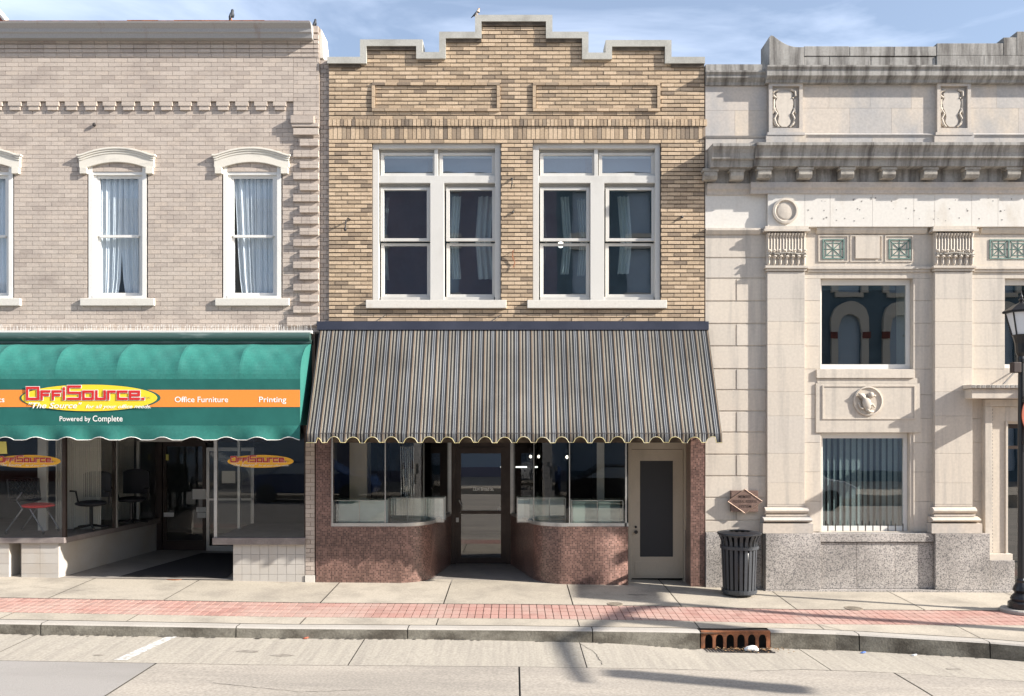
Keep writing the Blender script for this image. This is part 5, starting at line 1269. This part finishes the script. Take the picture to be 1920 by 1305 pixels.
o=MB().ell((x,y_,z+.02),(.09,.05,.035),9,5,rot=.2).ell((x+.05,y_-.02,z+.01),(.05,.04,.03),7,5).build('crumpled_wrapper',M['paperw']); tag(o,'crumpled white wrapper lying in front of the kerb inlet','litter')
# small covers in the pavement
for (px,py,lab,mt,rx) in ((331,1096,'rusty oval utility cover in the pavement before the left shop','rust',.16),(1153,1130,'round brown utility cover in the pavement before the side door','coverb',.12),(1600,1130,'worn iron cover in the pavement before the bank window','coverb',.13)):
    s=(py-HY)/2.55; yy=-(CAMD-F/s); x=(px-VX)/s; zz=gz(x,yy)
    o=MB().lathe([(rx,zz-.01),(rx,zz+.004),(rx-.02,zz+.007),(rx-.03,zz+.004),(.02,zz+.006)],x,yy,20).build('utility_cover',M[mt]); tag(o,lab,'utility cover','small iron covers in the pavement')
# birds
def bird(x,y_,z,lab,s=1,pale=False,face=1):
    r=empty('bird',(x,y_,z),lab,'bird')
    f=M['featp'] if pale else M['feath']
    tilt=.9 if pale else .35
    q=MB(); dx=math.sin(tilt)*face; dz=math.cos(tilt)
    pts=[(x-dx*.10*s,y_,z+.03*s),(x-dx*.05*s,y_,z+.05*s),(x,y_,z+.09*s),(x+dx*.04*s,y_,z+.09*s+.05*s),(x+dx*.055*s,y_,z+.19*s),(x+dx*.07*s,y_-.0,z+.225*s),(x+dx*.085*s,y_,z+.245*s)]
    q.tube(pts,[.012*s,.035*s,.052*s,.05*s,.03*s,.032*s,.012*s],10); q.build('body',f,r,smooth=True)
    q=MB(); q.tube([(x+dx*.02*s,y_-.03*s,z+.15*s),(x-dx*.06*s,y_-.04*s,z+.06*s),(x-dx*(.2 if pale else .12)*s,y_-.01,z-(.03 if pale else .03)*s)],[.022*s,.028*s,.006*s],6); q.build('wing',M['feath'],r,smooth=True)
    MB().tube([(x+dx*.085*s,y_,z+.235*s),(x+dx*.115*s,y_,z+.228*s)],[.008*s,.002],5).build('beak',M['beak'],r)
    for k in (-1,1): MB().tube([(x,y_+k*.015*s,z+.05*s),(x+.005,y_+k*.015*s,z)],.005,4).build('leg',M['beak'],r)
bird(X(434,.1),-.1,Z(39,.1)-.0,'dark bird perched on the roof gutter left of the corner',.75)
bird(X(588.5,0),.05,Z(50),'dark bird perched on the end of the brick parapet',.6)
bird(X(894,0),.03,Z(30.5),'pale breasted bird perched on the tall centre step of the parapet',.6,True)
# neighbour's parapet beyond the left building
NB=empty('far_parapet',(X(-40,-6),6,0),'sliver of a red brick gable with white coping beyond the roof at far left','building')
q=MB(); q.prism([(X(-60,-6),Z(60,-6)),(X(6,-6),Z(60,-6)),(X(6,-6),Z(36,-6)),(X(0,-6),Z(27,-6)),(X(-60,-6),Z(-30,-6))],6,6.3); q.build('wall',M['redb'],NB)
q=MB(); q.tube([(X(13,-6),6.0,Z(40,-6)),(X(0,-6),6.0,Z(24,-6)),(X(-60,-6),6.0,Z(-34,-6))],.06,4); q.build('coping',M['white'],NB)

# =================================================================== THE FAR SIDE OF THE STREET (seen only in the glass)
def farb(x0,x1,h,mt,lab,arch=False,n=4,trim='creamb'):
    Y=-25; r=empty('far_building',((x0+x1)/2,Y,0),lab,'building','buildings across the street')
    w=(x1-x0)/n; holes=[]
    for k in range(n):
        c=x0+w*(k+.5); holes.append((c-.55,c+.55,5.0,7.6))
        if h>10: holes.append((c-.55,c+.55,8.6,10.6))
        if h>13: holes.append((c-.55,c+.55,11.3,13.2))
    holes.append((x0+.6,x1-.6,.5,3.2))
    MB().grid_wall(x0,x1,-.3,h,Y-.4,Y,holes).box(x0,x1,Y-8,Y-7.9,-.3,h).box(x0,x1,Y-8,Y-.4,h-.3,h-.2).build('wall',mt,r)
    im=MB(); q=MB(); q.box(x0,x1,Y,Y+.35,h-.5,h); q.box(x0,x1,Y,Y+.2,3.6,4.0)
    for hh in holes[:-1]:
        q.box(hh[0]-.1,hh[1]+.1,Y,Y+.12,hh[2]-.2,hh[2])
        if arch:
            m=12; c=(hh[0]+hh[1])/2; xs=[c-.85+1.7*j/m for j in range(m+1)]
            q.strip(xs,[hh[3]-.15+.75*math.sqrt(max(0,1-(2*j/m-1)**2)) for j in range(m+1)],[hh[3]-.55+.55*math.sqrt(max(0,1-min(1,((x-c)/.55)**2))) if abs(x-c)<.55 else hh[3]-.9 for x in xs],Y,Y+.18)
            q.box(hh[0]-.3,hh[0],Y,Y+.15,hh[2],hh[3]-.9); q.box(hh[1],hh[1]+.3,Y,Y+.15,hh[2],hh[3]-.9)
            im.box(hh[0]-.36,hh[0]-.02,Y+.15,Y+.2,hh[3]-1.1,hh[3]-.8); im.box(hh[1]+.02,hh[1]+.36,Y+.15,Y+.2,hh[3]-1.1,hh[3]-.8)
        else: q.box(hh[0]-.1,hh[1]+.1,Y,Y+.15,hh[3],hh[3]+.3)
    q.build('trim',M[trim],r)
    if arch: im.build('impost',M['redb'],r,split=.01)
    g=MB()
    for hh in holes: g.box(hh[0],hh[1],Y-.2,Y-.15,hh[2],hh[3])
    g.build('window',M['farg'],r,split=.01)
M['farg']=mat('far window',(.42,.52,.62),.15,spec=.8)
M['darkp']=mat('plum painted wall',(.26,.24,.30),.8,(.16,.18,.24),.5)
farb(-30,-19,9,M['redb'],'dark red brick building across the street, furthest left'); farb(-19,-8,12.8,M['creamb'],'cream building across the street, second from left',n=5)
farb(-8,2,14,M['darkp'],'plum painted building across the street',n=3); farb(2,9.47,14,M['darkb'],'slate painted building across the street',n=3)
farb(9.47,23.47,11.5,M['darkb'],'slate building with cream arched windows across the street',True,n=6); farb(24,34,9,M['redb'],'dark red brick building across the street, furthest right')

# traffic signal mast just outside the right edge; its arm and heads throw the shadows on the kerb and road
TS=empty('traffic_signal',(12.9,-4.15,gz(12.9,-4.15)),'black traffic signal mast with hanging signal heads','traffic signal')
mx0,my0,mz0=12.9,-4.15,gz(12.9,-4.15)
MB().lathe([(.2,mz0),(.2,mz0+.3),(.11,mz0+.4),(.08,6.3),(.0,6.35)],mx0,my0,14).build('pole',M['black'],TS)
MB().tube([(mx0,my0,5.6),(mx0,my0-.55,6.0),(mx0,my0-2.0,6.40),(mx0,my0-3.7,6.32)],[.09,.085,.08,.05],8).build('mast_arm',M['black'],TS)
for yy in (my0-1.2,my0-3.2):
    q=MB(); q.box(mx0-.14,mx0+.14,yy-.15,yy+.15,5.05,6.1)
    for k in range(3): q.tube([(mx0+.14,yy,5.25+.33*k),(mx0+.34,yy,5.25+.33*k)],.12,10)
    q.build('signal_head',M['black'],TS,bevel=.01)
MB().box(mx0-.01,mx0+.01,my0-.1,my0+.95,5.7,6.45).build('shadow_panel',M['gdark'],TS)  # unseen panel added to cast the blob of shadow on the pavement

# dirt, cracks and grit along the kerb and road
random.seed(21)
q=MB(); x=-9.5
while x<9.5:
    if not 2.35<x<3.36:
        w=rnd(.01,.05); y_=-kd(x)-.01-abs(random.gauss(0,.012)); z=rz(x,y_)+.003
        q.add([(x,y_+.02,z),(x+rnd(.02,.09),y_+.02,z),(x+rnd(.01,.06),y_-w*.5,z+.004),(x-rnd(0,.03),y_-w*.4,z)],[(0,1,2,3)])
    x+=rnd(.015,.16) if random.random()<.85 else rnd(.3,.8)
o=q.build('kerb_grit',M['joint'],fix=False); tag(o,'dark grit gathered along the foot of the kerb','dirt',kind='stuff')
def crack(pts,w=.006):
    m=MB(); P=[]
    for (a,b),(c,d) in zip(pts,pts[1:]):
        n=max(2,int(math.hypot(c-a,d-b)/.06))
        for k in range(n): P.append((a+(c-a)*k/n+rnd(-.012,.012),b+(d-b)*k/n+rnd(-.012,.012)))
    for (a,b),(c,d) in zip(P,P[1:]):
        L_=math.hypot(c-a,d-b) or 1; nx,ny=-(d-b)/L_*w*rnd(.3,.9),(c-a)/L_*w*rnd(.5,1.2); f=gz if -b<kd(a)-.02 else rz
        m.add([(a-nx,b-ny,f(a,b)+.003),(c-nx,d-ny,f(c,d)+.003),(c+nx,d+ny,f(c,d)+.003),(a+nx,b+ny,f(a,b)+.003)],[(0,1,2,3)])
    o=m.build('crack',M['joint'],fix=False); tag(o,kind='structure')
crack([(.85,-2.8),(1.0,-3.2),(1.05,-3.8)]); crack([(4.1,-2.25),(4.35,-2.6)],.005); crack([(-3.2,-4.6),(-2.2,-4.9),(-1.4,-4.8)],.004); crack([(-7.3,-.7),(-6.2,-.95),(-5.6,-.9)],.003)
for (x,y_,rx,ry) in ((-3.2,-3.35,.14,.05),(-2.75,-3.5,.13,.05),(-4.9,-3.6,.06,.03),(1.9,-.7,.16,.05),(5.2,-3.6,.1,.04)):
    m=MB(); n=18; vs=[(x+rx*(1+rnd(-.25,.25))*math.cos(2*math.pi*k/n),y_+ry*(1+rnd(-.25,.25))*math.sin(2*math.pi*k/n)) for k in range(n)]
    f=gz if -y_<2.6 else rz
    m.add([(a,b,f(a,b)+.003) for a,b in vs],[tuple(range(n))]); o=m.build('stain',M['stain'],fix=False); tag(o,kind='structure')
# cars parked across the street, seen only in the glass
def car(x,y_,mt,lab,d=1):
    r=empty('parked_car',(x,y_,rz(x,y_)),lab,'car','cars parked across the street'); z=rz(x,y_)
    pr=[(-2.25,.35),(-2.3,.75),(-1.9,.95),(-1.35,1.0),(-.75,1.42),(.55,1.45),(1.3,1.0),(2.1,.88),(2.28,.6),(2.2,.33)]
    MB().prism([(x+d*a,z+b) for a,b in pr],y_-.85,y_+.85).build('body',mt,r,bevel=.05)
    m=MB(); m.prism([(x+d*a,z+b) for a,b in [(-1.2,1.02),(-.7,1.37),(.5,1.39),(1.12,1.02)]],y_+.852,y_+.86); m.build('side_window',M['farg'],r)
    for a in (-1.4,1.4):
        m=MB(); n=20; c=(x+d*a,z+.33)
        m.prism([(c[0]+.33*math.cos(2*math.pi*k/n),c[1]+.33*math.sin(2*math.pi*k/n)) for k in range(n)],y_+.66,y_+.88); m.build('wheel',M['black'],r)
M['carb']=mat('blue car paint',(.03,.06,.16),.2,fine=0); M['cars']=mat('silver car paint',(.42,.43,.44),.2,fine=0); M['cark']=mat('black car paint',(.02,.02,.022),.2,fine=0)
car(-13,-16.2,M['cars'],'silver car parked across the street at the far left'); car(-7,-16.2,M['carb'],'blue car parked across the street on the left'); car(3.6,-16.2,M['cark'],'black car parked across the street behind the camera',-1); car(9.5,-16.2,M['cars'],'silver car parked across the street on the right',-1)

# unseen blade added beyond the right edge to cast the slanting band on the bank
BS=empty('shadow_blade',(8.45,-.6,3.18),'added unseen dark blade on the bank wall, casting a slanting shadow','sign')
MB().box(8.42,8.48,-1.15,-.12,3.08,3.30).build('panel',M['gdark'],BS,bevel=.005)
MB().tube([(8.45,.0,3.33),(8.45,-1.15,3.33)],.018,6).build('bracket',M['iron'],BS)
# small litter in the gutter
random.seed(5)
for (x,d,mt,lab) in ((5.05,.10,'paperw','tiny white paper scrap against the kerb right of the storm drain'),(4.45,.12,'bluep','tiny blue scrap against the kerb right of the storm drain'),(-2.65,.02,'rsign','tiny red scrap against the kerb before the striped awning')):
    y_=-kd(x)-d; z=rz(x,y_)+.004
    o=MB().ell((x,y_,z+.008),(.04,.02,.012),7,4,rot=.2).build('paper_scrap',M[mt]); tag(o,lab,'litter')
